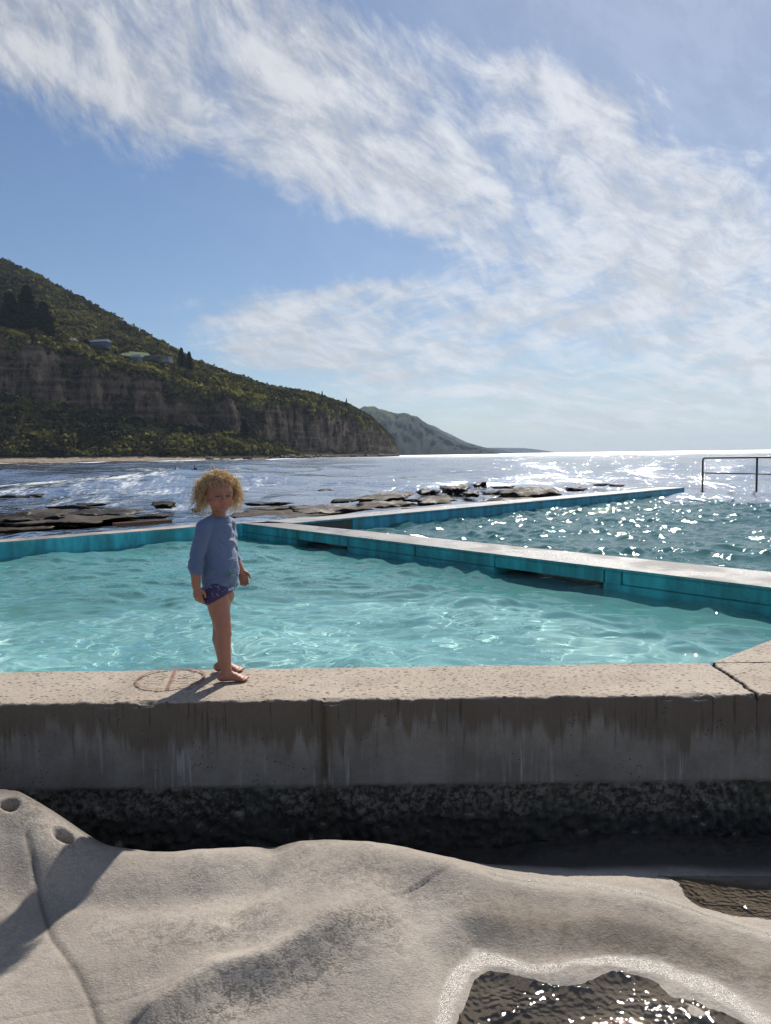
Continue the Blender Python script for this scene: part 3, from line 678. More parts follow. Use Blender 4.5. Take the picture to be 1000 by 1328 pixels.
# ------------------------------------------------------------------ escarpment and cliffs
def V3(a_): return Vector(a_)
KEY = {  # px: ([Y per row], [py per row from row 1 on]); rows: waterline, beach top, slope, cliff foot, cliff top, shelf, wood, ridge
 -260: ((335, 343, 360, 392, 398, 430, 560, 700), (594, 555, 505, 400, 385, 300, 212)),
 0: ((350, 358, 375, 405, 411, 440, 560, 680), (594, 557, 514, 432, 426, 380, 336)),
 50: ((358, 366, 383, 412, 418, 446, 556, 665), (594, 563, 522, 443, 434, 396, 359)),
 100: ((366, 374, 391, 420, 426, 452, 552, 655), (594, 570, 530, 459, 448, 416, 386)),
 150: ((374, 382, 399, 428, 434, 458, 550, 645), (594, 575, 540, 474, 463, 438, 413)),
 200: ((384, 392, 408, 436, 442, 466, 550, 636), (594, 578, 549, 488, 472, 456, 441)),
 250: ((396, 404, 418, 446, 452, 474, 552, 630), (593.5, 579, 559, 503, 489, 480, 469)),
 300: ((410, 418, 430, 458, 466, 490, 560, 630), (593.5, 576, 562, 513, 501, 495, 487)),
 350: ((432, 440, 454, 490, 498, 520, 580, 640), (593, 583, 576, 520, 512, 508, 504)),
 378: ((452, 458, 500, 522, 528, 550, 600, 650), (592, 588.5, 586, 524, 516, 512, 508)),
 400: ((516, 522, 530, 540, 546, 566, 612, 660), (591.5, 589, 586, 527, 519, 516, 511)),
 450: ((590, 596, 602, 612, 618, 636, 670, 710), (591, 588.5, 586, 540, 534, 530, 527)),
 480: ((640, 645, 650, 658, 664, 680, 706, 740), (590.5, 588, 586, 551, 546, 543, 541)),
 503: ((690, 694, 698, 704, 709, 720, 736, 756), (590, 588, 586, 566, 562.5, 561, 559.5)),
 512: ((712, 715, 718, 722, 726, 733, 742, 756), (590, 588, 587, 577, 574, 572, 571)),
 518: ((730, 732, 734, 737, 740, 744, 750, 760), (590.5, 590, 589.5, 588, 587, 586, 586))}
KX = np.array(sorted(KEY)); KYm = np.array([KEY[k][0] for k in KX], float); KPm = np.array([[0]+list(KEY[k][1]) for k in KX], float)
Mnp = np.array(MC)
def pxY(px, py, Y):
    d = np.stack([(px-500)/F, -(py-664)/F, -np.ones_like(px)], -1)@Mnp.T
    t_ = Y/d[..., 1]; return np.stack([d[..., 0]*t_, Y, CH+d[..., 2]*t_], -1)
def hill(px, s):
    """point on the hillside for horizontal position px and row s (0..7)"""
    px = np.asarray(px, float); s = np.asarray(s, float)
    Yr = np.stack([np.interp(px, KX, KYm[:, j]) for j in range(8)], -1); Pr = np.stack([np.interp(px, KX, KPm[:, j]) for j in range(8)], -1)
    i = np.clip(np.floor(s).astype(int), 0, 6); f = s-i
    tk = lambda A: np.take_along_axis(A, i[..., None], -1)[..., 0]*(1-f)+np.take_along_axis(A, (i+1)[..., None], -1)[..., 0]*f
    Yv = tk(Yr); Pv = tk(Pr)
    P = pxY(px, Pv, Yv)
    P0 = pxY(px, np.full_like(px, 600.0), Yr[..., 0]); 
    w = np.clip(1-s, 0, 1)
    P1 = pxY(px, Pr[..., 1], Yr[..., 1])
    z0 = ZS-.6
    lowz = z0*w+P1[..., 2]*(1-w)
    P[..., 2] = np.where(s < 1, lowz, P[..., 2])
    xr = np.where(s < 1, P0[..., 0]*w+P1[..., 0]*(1-w), P[..., 0]); P[..., 0] = xr
    P[..., 1] = np.where(s < 1, Yr[..., 0]*w+Yr[..., 1]*(1-w), P[..., 1])
    return P
def ftal(P, sc, seed=0.0, oc=4):
    return np.array([noise.fractal(Vector((p[0]*sc[0]+seed, p[1]*sc[1], p[2]*sc[2])), 1.0, 2.0, oc) for p in P])
pxs = np.concatenate([np.arange(-260, 517.9, 1.7), [518]]); ss = np.concatenate([np.arange(0, 1, .25), np.arange(1, 3, .12), np.arange(3, 4, .045), np.arange(4, 7.01, .12)])
SS, PX = np.meshgrid(ss, pxs, indexing='ij')
P = hill(PX.ravel(), SS.ravel()); sr = SS.ravel()
cliff = np.clip(1-np.abs(sr-3.5)/.62, 0, 1)**.5; land = np.clip((sr-1)/.5, 0, 1)
dirs = P[:, :2]/np.linalg.norm(P[:, :2], axis=1, keepdims=True)
nb1 = ftal(P, (.05, .05, .012), 3); nb2 = ftal(P, (.16, .16, .05), 9); led = ftal(P, (.012, .012, .22), 5, 3)
push = (nb1*11+nb2*5.5+led*3.0+np.abs(ftal(P, (.3, .3, .03), 19, 3))*4)*cliff
ptw = np.clip(1-np.maximum(0, PX.ravel()-490)/28, .0, 1)
P[:, :2] += dirs*push[:, None]*ptw[:, None]
P[:, 2] += (ftal(P, (.03, .03, .03), 1)*3.0*np.clip((sr-4.2)/1, 0, 1)+ftal(P, (.05, .05, .02), 2)*2.2*land*(sr < 3.2))*ptw
ridge_fix = np.clip(7-sr, 0, 1)
rows, cols = SS.shape
# far side of the ridge, and the back of the headland, so that the land is a solid body
top = P.reshape(rows, cols, 3)[-1]; back = top.copy(); back[:, :2] *= 1.25; back[:, 2] = back[:, 2]*.35; back2 = back.copy(); back2[:, :2] *= 1.1; back2[:, 2] = -3
G = np.concatenate([P.reshape(rows, cols, 3), back[None], back2[None]], 0)
def land_mat():
    t = NT('escarpment'); p = t.pos(); nrm = t.n('NewGeometry').outputs['True Normal']; nz_ = t.xyz(nrm)[2]; z = t.xyz(p)[2]
    st = t.noise(t.vmul(p, (.02, .02, .5)), 1.0, 6, .65); fs = t.noise(t.vmul(p, (.35, .35, .05)), 1.0, 5, .65)
    rock = t.mix(t.ss(fs, .35, .68), (.012, .009, .007), (.17, .12, .085))
    rock = t.mix(t.ss(t.noise(t.vmul(p, (.01, .01, .35)), 1.0, 4, .6), .50, .60, 0, .55), rock, (.20, .155, .12)); rock = t.mix(t.ss(st, .42, .62, 0, .6), rock, (.045, .033, .025))
    rock = t.mix(t.ss(t.noise(p, .06, 5, .65), .46, .64, 0, .8), rock, (.27, .20, .145))
    veg = t.mix(t.noise(p, .25, 5, .7), (.008, .010, .004), (.030, .032, .012))
    sand = t.mix(t.noise(p, .6, 4), (.36, .27, .20), (.50, .40, .30))
    at_ = t.n('Attribute'); at_.attribute_name = 'cliff'
    m = t.ss(t.math('ADD', at_.outputs['Fac'], t.math('MULTIPLY', t.math('SUBTRACT', t.noise(t.vmul(p, (1, 1, .4)), .09, 5, .6), .5), 1.1)), .35, .55)
    c = t.mix(m, veg, rock)
    sz = t.math('ADD', z, t.math('MULTIPLY', t.noise(p, .1, 3), 1.4))
    c = t.mix(t.ss(sz, 2.2, 2.8, 1, 0), c, t.mix(t.ss(t.xyz(p)[0], -75, -60), sand, (.10, .08, .065)))
    h = t.math('ADD', t.math('MULTIPLY', fs, 1.2), t.noise(p, .5, 5, .7))
    return t.done(t.pr(Base_Color=c, Roughness=1.0, Specular_IOR_Level=.05, Normal=t.bump(h, 1.0, 1.6)))
hl = mesh_obj('hillside', G.reshape(-1, 3), grid_faces(rows+2, cols), land_mat())
cl_ = np.concatenate([cliff, np.zeros(cols*2)]); attr(hl, 'cliff', np.clip(cl_, 0, 1))
tag(hl, 'steep wooded escarpment with brown sandstone cliffs above a narrow beach', 'hillside', kind='structure')

# ------------------------------------------------------------------ foliage as leaf clumps
def leaf_mat(name, a, b, c3, trans=.35):
    t = NT(name); p = t.pos(); at_ = t.n('Attribute'); at_.attribute_name = 'tint'
    c = t.ramp(at_.outputs['Fac'], (0, a), (.5, b), (1, c3))
    d = t.n('BsdfDiffuse'); t.L.new(c, d.inputs[0]); tl = t.n('BsdfTranslucent'); t.L.new(t.mix(1.0, c, (1.5, 1.5, .7), 'MULTIPLY'), tl.inputs[0])
    m = t.n('MixShader'); m.inputs[0].default_value = trans; t.L.new(d.outputs[0], m.inputs[1]); t.L.new(tl.outputs[0], m.inputs[2])
    return t.done(m)
M_leaf = leaf_mat('bush_leaves', (.009, .010, .005), (.066, .062, .030), (.21, .20, .07))
M_pine = leaf_mat('pine_needles', (.006, .011, .006), (.014, .022, .010), (.03, .04, .016), .15)
def clumps(centers, radii, nper, size, flat=.8, seed=1):
    """leaf-sized quads spread over and through lumpy crowns; returns verts, faces, index of crown per vertex"""
    r = np.random.default_rng(seed); n = len(centers)
    d = r.normal(size=(n, nper, 3)); d /= np.linalg.norm(d, axis=-1, keepdims=True); d[..., 2] = np.abs(d[..., 2])*.9-.15
    lump = 1+.28*np.sin(d[..., 0]*5+r.uniform(0, 6, (n, 1)))*np.sin(d[..., 1]*5+r.uniform(0, 6, (n, 1)))
    rad = radii[:, None]*r.uniform(.55, 1.0, (n, nper))**.5*lump
    c = centers[:, None]+d*rad[..., None]*np.array([1, 1, flat])
    nn = d+r.normal(size=d.shape)*.55; nn /= np.linalg.norm(nn, axis=-1, keepdims=True)
    u = np.cross(nn, r.normal(size=d.shape)); u /= np.linalg.norm(u, axis=-1, keepdims=True); v = np.cross(nn, u)
    sz = (radii[:, None]*size*r.uniform(.6, 1.3, (n, nper)))[..., None]
    q = np.stack([c-u*sz-v*sz*.6, c+u*sz*.9-v*sz*.7, c+u*sz+v*sz*.6, c-u*sz*.8+v*sz*.8], 2).reshape(-1, 3)
    f = np.arange(len(q)).reshape(-1, 4)
    return q, f, np.repeat(np.arange(n), nper*4), r
def bush_mass(name, px, s, rad, nper, size, tint, label, seed):
    C_ = hill(px, s); C_[:, :2] += (C_[:, :2]/np.linalg.norm(C_[:, :2], axis=1, keepdims=True))*0
    q, f, idx, r = clumps(C_, rad, nper, size, .85, seed)
    o = mesh_obj(name, q, f, M_leaf, smooth=False); attr(o, 'tint', np.clip(tint[idx]+r.normal(0, .06, len(idx)), 0, 1))
    return tag(o, label, 'bushland', kind='stuff')
def scat(n, lo, hi, s0, s1, seed):
    r = np.random.default_rng(seed); return r.uniform(lo, hi, n), r.uniform(s0, s1, n), r
# upper wood
px, s_, r = scat(6500, -130, 514, 4.6, 7.0, 31)
keep = ~((px > 95) & (px < 235) & (s_ < 5.15)); px, s_ = px[keep], s_[keep]
P_ = hill(px, s_); nz_ = ftal(P_, (.02, .02, .02), 7, 3)
bush_mass('upper_wood', px, s_, r.uniform(2.2, 4.8, len(px))*np.clip((516-px)/60, .22, 1), 30, .26, np.clip(.30+nz_*.35+r.normal(0, .22, len(px)), 0, .75), 'olive brown scrub wood covering the upper slope of the escarpment', 1)
# cliff-top scrub, hanging in places
px, s_, r = scat(4200, -130, 512, 3.72, 4.9, 32)
keep = ~((px > 95) & (px < 228) & (s_ > 4.72)); px, s_ = px[keep], s_[keep]
P_ = hill(px, s_); nz_ = ftal(P_, (.035, .035, .0), 4, 3); keep = (s_ > 3.93) | (nz_ > .12); px, s_, nz_ = px[keep], s_[keep], nz_[keep]
bush_mass('cliff_top_scrub', px, s_, r.uniform(1.3, 3.6, len(px))*np.clip((516-px)/60, .2, 1), 30, .26, np.clip(.48+nz_*.6+r.normal(0, .27, len(px)), 0, 1), 'yellow-green scrub spilling over the top edge of the cliffs', 2)
# talus below the cliffs
px, s_, r = scat(3300, -130, 384, 1.12, 3.12, 33)
keep = (s_ < 3.0-np.clip((px-340)/40, 0, 1)*1.2) ; px, s_ = px[keep], s_[keep]
P_ = hill(px, s_); nz_ = ftal(P_, (.04, .04, .04), 14, 3)
bush_mass('beach_scrub', px, s_, r.uniform(1.8, 4.8, len(px))*np.clip((s_-.8)/.8, .4, 1), 44, .22, np.clip(.42+nz_*.6+r.normal(0, .26, len(px)), 0, .95), 'dense green scrub on the slope between the beach and the cliffs', 3)
px, s_, r = scat(2300, -130, 512, 3.0, 3.9, 34)
P_ = hill(px, s_); nz_ = ftal(P_, (.05, .05, .02), 24, 3); keep = (nz_ > .10) | ((px < 90) & (nz_ > -.15)); px, s_, nz_ = px[keep], s_[keep], nz_[keep]
bush_mass('cliff_face_scrub', px, s_, r.uniform(1.0, 2.4, len(px))*np.clip((516-px)/80, .3, 1), 30, .25, np.clip(.35+nz_*.4+r.normal(0, .15, len(px)), 0, .9), 'patches of scrub clinging to ledges on the cliff faces', 4)

# ------------------------------------------------------------------ trees one can tell apart
M_bark = simple('bark', (.07, .055, .045), .9, .3, 4)
def norfolk(px, py_top, py_base, Yd, wpx, label, seed, dense=1.0, grp='pines on the escarpment'):
    b = atY(px, py_base, Yd); tp = atY(px, py_top, Yd); H_ = tp.z-b.z; w = wpx/F*Yd*.5
    root = thing('pine_tree', b, label, 'pine tree', grp)
    bm = bmesh.new(); add_tube(bm, [(0, 0, -3), (0, 0, H_*.4), (w*.04, 0, H_*.8), (0, 0, H_*.99)], [H_*.022, H_*.017, H_*.009, H_*.003], 7); bm_obj('trunk', bm, M_bark, root)
    r = random.Random(seed); Q = []; T = []
    tiers = int(13+dense*4)
    for k in range(tiers):
        f = k/(tiers-1); z0 = H_*(.10+.88*f); L_ = w*(1-f)**.75*r.uniform(.82, 1.08)+w*.06; nbr = int(9-4*f)+1; ph = r.uniform(0, 6)
        for j in range(nbr):
            a_ = ph+j*2*math.pi/nbr+r.uniform(-.2, .2); l = L_*r.uniform(.75, 1.1); nseg = 5
            for m in range(nseg):
                for rep in range(3):
                    u = (m+r.random())/nseg; cx, cy = math.cos(a_)*l*u, math.sin(a_)*l*u; cz = z0+l*.10*math.sin(u*2.5)+r.uniform(-.03, .02)*H_
                    ss_ = w*.17*(1.1-u*.5)*r.uniform(.7, 1.3); b1 = a_+r.uniform(-.6, .6); t1 = r.uniform(-.5, .5)
                    e1 = Vector((math.cos(b1), math.sin(b1), t1*.4)); e2 = Vector((-math.sin(b1), math.cos(b1), r.uniform(-.6, .6)))
                    c_ = Vector((cx, cy, cz)); Q += [c_-e1*ss_-e2*ss_*.45, c_+e1*ss_-e2*ss_*.4, c_+e1*ss_*1.1+e2*ss_*.4, c_-e1*ss_*.9+e2*ss_*.5]; tt = r.random(); T += [tt]*4
    o = mesh_obj('crown', np.array([tuple(v) for v in Q]), np.arange(len(Q)).reshape(-1, 4), M_pine, root, smooth=False); attr(o, 'tint', np.array(T))
    return root
norfolk(37, 371, 437, 440, 46, 'tallest dark pine of the clump on the far left of the cliff top', 1, 1.6)
norfolk(15, 380, 437, 436, 44, 'dark pine at the left of the cliff-top clump, second tallest', 2, 1.4)
norfolk(58, 392, 440, 444, 40, 'shorter dark pine at the right of the cliff-top clump', 3, 1.3)
norfolk(-8, 388, 436, 434, 40, 'dark pine cut by the left edge of the photo', 4, 1.2)
norfolk(236, 451, 478, 480, 15, 'dark pine on the slope right of the houses, taller of two', 5)
norfolk(246, 456, 482, 484, 14, 'shorter dark pine close beside another right of the houses', 6)
norfolk(418, 507, 521, 572, 5, 'slim pine standing alone on the skyline, left of two', 7, .6)
norfolk(449.5, 517, 530, 640, 5.5, 'slim pine standing alone on the skyline, right of two', 8, .6)
norfolk(318, 544, 578, 452, 24, 'dark conifer in the scrub mound above the beach', 9, 1.2)
def bushy(px, py_top, py_base, Yd, wpx, label, seed, tint=.35):
    b = atY(px, py_base, Yd); tp = atY(px, py_top, Yd); H_ = tp.z-b.z; w = wpx/F*Yd*.5
    root = thing('tree', b, label, 'tree', 'broad trees on the escarpment')
    r = random.Random(seed); bm = bmesh.new(); add_tube(bm, [(0, 0, -2), (w*.05, 0, H_*.35), (0, 0, H_*.7)], [H_*.05, H_*.035, H_*.015], 7)
    for k in range(5):
        a_ = k*1.25; add_tube(bm, [(0, 0, H_*.3), (math.cos(a_)*w*.35, math.sin(a_)*w*.35, H_*.5), (math.cos(a_)*w*.6, math.sin(a_)*w*.6, H_*.72)], [H_*.02, H_*.014, H_*.006], 5)
    bm_obj('trunk', bm, M_bark, root)
    n = 9; C_ = np.array([[r.uniform(-.62, .62)*w, r.uniform(-.6, .6)*w, H_*r.uniform(.45, .85)] for _ in range(n)]); rad = np.array([r.uniform(.28, .42)*min(w, H_*.6) for _ in range(n)])
    q, f, idx, rr = clumps(C_, rad, 60, .2, .8, seed); o = mesh_obj('crown', q, f, M_leaf, root, smooth=False); attr(o, 'tint', np.clip(tint+rr.normal(0, .1, len(idx)), 0, 1))
bushy(343, 498, 507, 575, 9, 'small round tree poking above the skyline left of a dead trunk', 11, .15)
bushy(363, 504, 512, 580, 16, 'broad dark tree on the skyline', 12, .2)
bushy(382, 503, 514, 590, 20, 'widest flat-topped tree on the skyline', 13, .25)
bushy(428, 516, 524, 610, 9, 'low round tree between the two skyline pines', 14, .2)
bushy(40, 426, 452, 425, 34, 'grey-green tree below the dark pine clump', 15, .3)
bushy(78, 432, 455, 430, 26, 'small grey-green tree left of the first house', 16, .32)
bushy(20, 520, 575, 372, 60, 'large brownish tree above the beach at the far left', 17, .25)
bushy(160, 440, 455, 475, 20, 'rounded tree between the dark house and the lawn', 18, .25)

# ------------------------------------------------------------------ houses on the shelf
M_glass = NT('house_glass'); M_glass = M_glass.done(M_glass.pr(Base_Color=(.10, .16, .22), Roughness=.08, Metallic=.3))
def house(px, py, Yd, w, h, d, wall, roof, label, win=3, flat=False):
    b = atY(px, py, Yd); root = thing('house', b, label, 'house', 'houses on the cliff top')
    root.rotation_euler = (0, 0, R(-12))
    mw = simple('house_wall', wall, .8, .12, .8); mr = simple('house_roof', roof, .5, .2, .8)
    bm = bmesh.new(); add_box(bm, Vector((0, 0, h/2-.6)), (w, d, h+1.2)); bm_obj('wall', bm, mw, root, False)
    bm = bmesh.new()
    if flat: add_box(bm, Vector((0, 0, h+.15)), (w+1, d+1.2, .3), None, .03)
    else:
        vs = [bm.verts.new(v) for v in ((-w/2-.5, -d/2-.5, h), (w/2+.5, -d/2-.5, h), (w/2+.5, d/2+.5, h), (-w/2-.5, d/2+.5, h), (-w/2-.2, 0, h+1.6), (w/2+.2, 0, h+1.6))]
        for f in ((0, 1, 5, 4), (2, 3, 4, 5), (0, 4, 3), (1, 2, 5), (3, 2, 1, 0)): bm.faces.new([vs[i] for i in f])
    bm_obj('roof', bm, mr, root, False)
    for k in range(win):
        x = -w/2+w*(k+.5)/win
        bm = bmesh.new(); add_box(bm, Vector((x, -d/2-.02, h*.5)), (w/win*.72, .12, h*.52)); fr_ = bm_obj('window', bm, mr, root, False)
        bm = bmesh.new(); add_box(bm, Vector((x, -d/2-.06, h*.5)), (w/win*.62, .1, h*.42)); bm_obj('pane', bm, M_glass, fr_, False)
house(92, 446, 447, 5, 1.6, 5, (.10, .11, .11), (.14, .15, .16), 'small house with a pale grey roof, leftmost on the cliff top', 2)
house(131, 450, 452, 9.5, 2.6, 6, (.05, .055, .07), (.08, .11, .17), 'long dark house with blue-grey roof beside the big tree', 4)
house(177, 466.5, 455, 5, 1.3, 4, (.11, .13, .16), (.08, .10, .12), 'small pale blue house just below the bright lawn', 2)
house(198, 465.5, 462, 7, 1.4, 5, (.06, .055, .05), (.11, .10, .09), 'brown flat-roofed house right of the bright lawn', 3, True)
house(217, 467.5, 464, 4.2, 1.8, 5, (.20, .21, .23), (.10, .10, .10), 'white-fronted house at the right end of the row', 2, True)
# lawn
q = [atY(152, 463, 470), atY(178, 465.5, 459), atY(197, 466.5, 459), atY(192, 460.5, 470), atY(168, 458.5, 478)]
Mg = simple('lawn_grass', (.06, .10, .02), .9, .4, .8)
bm = bmesh.new(); vs = [bm.verts.new(v) for v in q]; up_ = [bm.verts.new(v+Vector((0, 0, 1.3))) for v in q]; bm.faces.new(up_)
for i in range(5): bm.faces.new((vs[i], vs[(i+1) % 5], up_[(i+1) % 5], up_[i]))
o = bm_obj('lawn', bm, Mg, None, False); tag(o, 'bright green lawn between the houses', 'lawn', kind='structure')

# ------------------------------------------------------------------ far headlands
def headland(prof, Y0, Y1, name, col, label, colb=None, amp=.06):
    xs_ = np.arange(prof[0][0], prof[-1][0]+.1, 1.2); pt = np.interp(xs_, [p[0] for p in prof], [p[1] for p in prof])
    V_ = []; rows_ = 16
    for j in range(rows_):
        f = j/(rows_-1)
        for x, yt in zip(xs_, pt):
            tip = np.clip((prof[-1][0]-x)/25, 0, 1)
            Yd = Y0+(Y1-Y0)*f*tip
            topz = atY(x, yt, Y0+(Y1-Y0)*tip).z; sh = f**.75
            z = -2+(topz+2)*sh
            n_ = noise.fractal(Vector((x*.10, f*4, Y0*.01)), 1, 2, 5)
            b_ = atY(x, 590, Yd); V_.append((b_.x, Yd+n_*(Y1-Y0)*.35*(1-f)*f*3*tip, z+n_*topz*amp*(f*(1.4-f))*tip))
    n_ = len(xs_); top_ = np.array(V_[-n_:]); bk = top_.copy(); bk[:, :2] *= 1.15; bk[:, 2] = -3
    V_ = np.concatenate([np.array(V_), bk]); t = NT(name+'_land'); p = t.pos(); z = t.xyz(p)[2]
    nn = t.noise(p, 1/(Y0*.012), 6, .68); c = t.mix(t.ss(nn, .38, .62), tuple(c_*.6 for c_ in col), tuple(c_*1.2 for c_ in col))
    if colb: c = t.mix(t.math('MULTIPLY', t.ss(z, colb[1], colb[2]), t.ss(t.noise(p, 1/(Y0*.03), 3), .45, .6)), c, colb[0])
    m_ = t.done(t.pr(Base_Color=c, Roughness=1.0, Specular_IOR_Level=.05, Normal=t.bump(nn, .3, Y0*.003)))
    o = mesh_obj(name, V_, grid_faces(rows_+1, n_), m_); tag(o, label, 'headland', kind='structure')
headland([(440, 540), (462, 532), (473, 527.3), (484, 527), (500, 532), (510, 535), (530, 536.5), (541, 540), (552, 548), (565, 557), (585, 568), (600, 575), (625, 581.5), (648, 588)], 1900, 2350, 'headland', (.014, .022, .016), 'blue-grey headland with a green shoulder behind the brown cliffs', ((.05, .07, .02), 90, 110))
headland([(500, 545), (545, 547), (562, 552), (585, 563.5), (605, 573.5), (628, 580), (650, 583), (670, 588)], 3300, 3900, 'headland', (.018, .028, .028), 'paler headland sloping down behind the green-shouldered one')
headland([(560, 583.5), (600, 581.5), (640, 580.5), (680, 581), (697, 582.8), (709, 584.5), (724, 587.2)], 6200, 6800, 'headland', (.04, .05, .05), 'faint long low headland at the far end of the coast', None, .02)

# boulders at the foot of the far cliffs
M_bould = simple('boulder_rock', (.085, .07, .058), .9, .4, .4, .3)
def rockmesh(seed, sub=2, amp=.35):
    bm = bmesh.new(); bmesh.ops.create_icosphere(bm, subdivisions=sub, radius=1)
    for v in bm.verts:
        n_ = noise.fractal(v.co*1.3+Vector((seed*7.1, 0, 0)), 1, 2, 3); v.co *= 1+n_*amp; v.co.z *= .65
    return bm
protos = []
for k in range(4):
    o = bm_obj('boulder', rockmesh(k+3), M_bould, None, False); protos.append(o)
r = random.Random(5); bn = 0
for k in range(44):
    px_ = r.uniform(372, 512) if k < 36 else r.uniform(260, 372); Yb = float(np.interp(px_, KX, KYm[:, 0]))-r.uniform(-2, 5)
    p_ = atY(px_, 590, Yb); o = protos[k] if k < 4 else protos[k % 4].copy()
    if k >= 4: COL.objects.link(o)
    s__ = r.uniform(1.0, 2.9); o.location = (p_.x, Yb, ZS+.2*s__); o.scale = (s__*r.uniform(.8, 1.5), s__, s__*r.uniform(.7, 1.3)); o.rotation_euler = (0, 0, r.uniform(0, 6))
    tag(o, 'dark boulder in the surf at the foot of the cliffs', 'boulder', 'boulders at the foot of the cliffs')
# ------------------------------------------------------------------ reef rocks between pool and sea
def reef_mat(name, dark, pale):
    t = NT(name); p = t.pos(); nrm = t.n('NewGeometry').outputs['Normal']; up = t.ss(t.xyz(nrm)[2], .55, .85)
    n = t.noise(p, 1.6, 6, .65); f = t.noise(p, 12, 4, .6); z = t.xyz(p)[2]
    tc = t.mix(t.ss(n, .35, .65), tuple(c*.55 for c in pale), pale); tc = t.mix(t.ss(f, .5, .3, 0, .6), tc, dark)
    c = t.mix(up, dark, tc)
    return t.done(t.pr(Base_Color=c, Specular_IOR_Level=.12, Roughness=t.mix(t.ss(t.noise(p, 1, 3), .4, .6), (.5, .5, .5), (.85, .85, .85)), Normal=t.bump(t.math('ADD', n, t.math('MULTIPLY', f, .4)), .8, .06)))
M_rd = reef_mat('black_reef', (.012, .011, .010), (.035, .030, .026)); M_rb = reef_mat('brown_reef', (.022, .017, .013), (.085, .064, .046)); M_rp = reef_mat('pale_reef', (.028, .023, .019), (.15, .125, .10))
def slab(x0, x1, y0, y1, mat, label, seed, tilt=0.0, hgt=None, under=.12, name='reef_rock', ang=0.0, dep=None):
    """flat reef ledge covering px x0..x1; its seaward/top line at y0 and waterline at y1"""
    b = at((x0+x1)/2, y1, ZS); w = (x1-x0)/F*b.y; H_ = max(.06, (y1-y0)*(.50 if mat is M_rd else .42)/F*b.y*(1.0 if hgt is None else 1.15)*(.38 if mat is M_rb else 1))
    topY = at((x0+x1)/2, y0, ZS+H_).y; d = dep if dep else min(max((topY-b.y), w*.30, .5), w*1.3+1)
    r = random.Random(seed); N = 56; rings = ((.97-under, -.6), (.98-under, .20), (1.0, .45), (.99, .72), (.93, .90), (.80, .98), (.6, 1.05), (.3, 1.12), (.02, 1.1))
    V_ = []
    for (q, zf) in rings:
        for k in range(N):
            a_ = 2*math.pi*k/N; e = 1+.50*noise.fractal(Vector((math.cos(a_)*2.2+seed*3.7, math.sin(a_)*2.2, zf*.8)), 1, 2.1, 5)+.05*noise.noise(Vector((a_*7, seed, zf*5)))
            sup = (abs(math.cos(a_))**3+abs(math.sin(a_))**3)**(-1/3)
            x = math.cos(a_)*w*.5*q*e*sup; y = math.sin(a_)*d*.5*q*e*sup
            z = H_*zf+tilt*x*(1 if zf > 0 else 0)+(.75*H_)*noise.fractal(Vector((x*1.6+seed, y*1.6, 0)), 1, 2, 4)*(zf > .5)
            V_.append((x, y, z))
    n_ = N; F_ = [(j*n_+k, j*n_+(k+1) % n_, (j+1)*n_+(k+1) % n_, (j+1)*n_+k) for j in range(len(rings)-1) for k in range(n_)]
    F_.append(tuple((len(rings)-1)*n_+k for k in range(n_)))
    o = mesh_obj(name, V_, F_, mat); o.location = (b.x, b.y+d*.5, ZS); o.rotation_euler = (0, 0, R(ang)-math.atan2(b.x, b.y)*.6)
    return tag(o, label, 'reef rock', 'reef rocks between the pool and the sea')
slab(-40, 38, 640, 647, M_rd, 'black reef ledge in white water at the left edge of the photo', 1)
slab(40, 62, 637, 640, M_rd, 'thin black rock just right of the ledge at the left edge', 2)
slab(110, 129, 634.5, 638.5, M_rd, 'small black rock standing in the middle of the white wave band', 3)
slab(126, 140, 640, 642, M_rd, 'sliver of dark rock just right below the one in the wave band', 4)
slab(-60, 112, 660, 682, M_rb, 'long brown reef ledge above the turquoise wall at the left', 5, hgt=.20)
slab(76, 154, 662, 672.5, M_rd, 'black overhanging end of the long reef ledge, foam at its tip', 6)
slab(-30, 60, 667, 680, M_rd, 'dark undercut ledge at the left edge with foam running off it', 61, hgt=.22)
slab(192, 219, 651, 658, M_rd, 'lone dark pointed rock left of the child', 7, hgt=.30)
slab(247, 257, 660.5, 663, M_rd, 'tiny dark rock just left of the child\'s shoulder', 8)
slab(298, 420, 661, 673, M_rb, 'brown reef shelf just right of the child behind the pool wall', 9, hgt=.22)
slab(330, 400, 656, 662, M_rb, 'low brown rock behind the brown shelf right of the child', 91, hgt=.14)
slab(411, 434, 634, 640, M_rd, 'isolated black rock farthest left in the glittering water', 10, hgt=.30)
slab(428, 452, 647, 651.5, M_rd, 'dark low rock left of the pale slab', 11)
slab(460, 482, 636.5, 641, M_rd, 'flat black rock above the pale slab', 12)
slab(372, 470, 655, 668, M_rp, 'broad pale slab lying against the far pool wall', 13, hgt=.24)
slab(455, 535, 640, 651, M_rp, 'tilted pale slab with a dark raised right end', 14, tilt=.07, hgt=.42, under=.3)
slab(463, 537, 650, 661, M_rp, 'pale ledge with a black undercut right of the brown post mark', 15, hgt=.34, under=.25)
slab(538, 592, 645, 655, M_rp, 'long pale ledge with a dark underside next to the blue wall', 16, hgt=.32, under=.25)
slab(544, 572, 635, 641, M_rd, 'black rock above the long pale ledge', 17, hgt=.36)
slab(578, 612, 629, 638, M_rd, 'black wedge-shaped rock left of the block-like one', 18, tilt=.06, hgt=.5)
slab(613, 642, 623, 630.5, M_rd, 'blocky black rock standing highest and farthest out', 19, hgt=.75)
slab(604, 624, 637, 643, M_rd, 'small black rock below the black wedge', 20, hgt=.34)
slab(628, 664, 637, 641, M_rd, 'thin dark rocks between the black wedge and the big grey slab', 21)
slab(658, 737, 631, 646, M_rp, 'big smooth grey slab with dark rim resting by the blue wall', 22, tilt=.03, hgt=.62, under=.1)
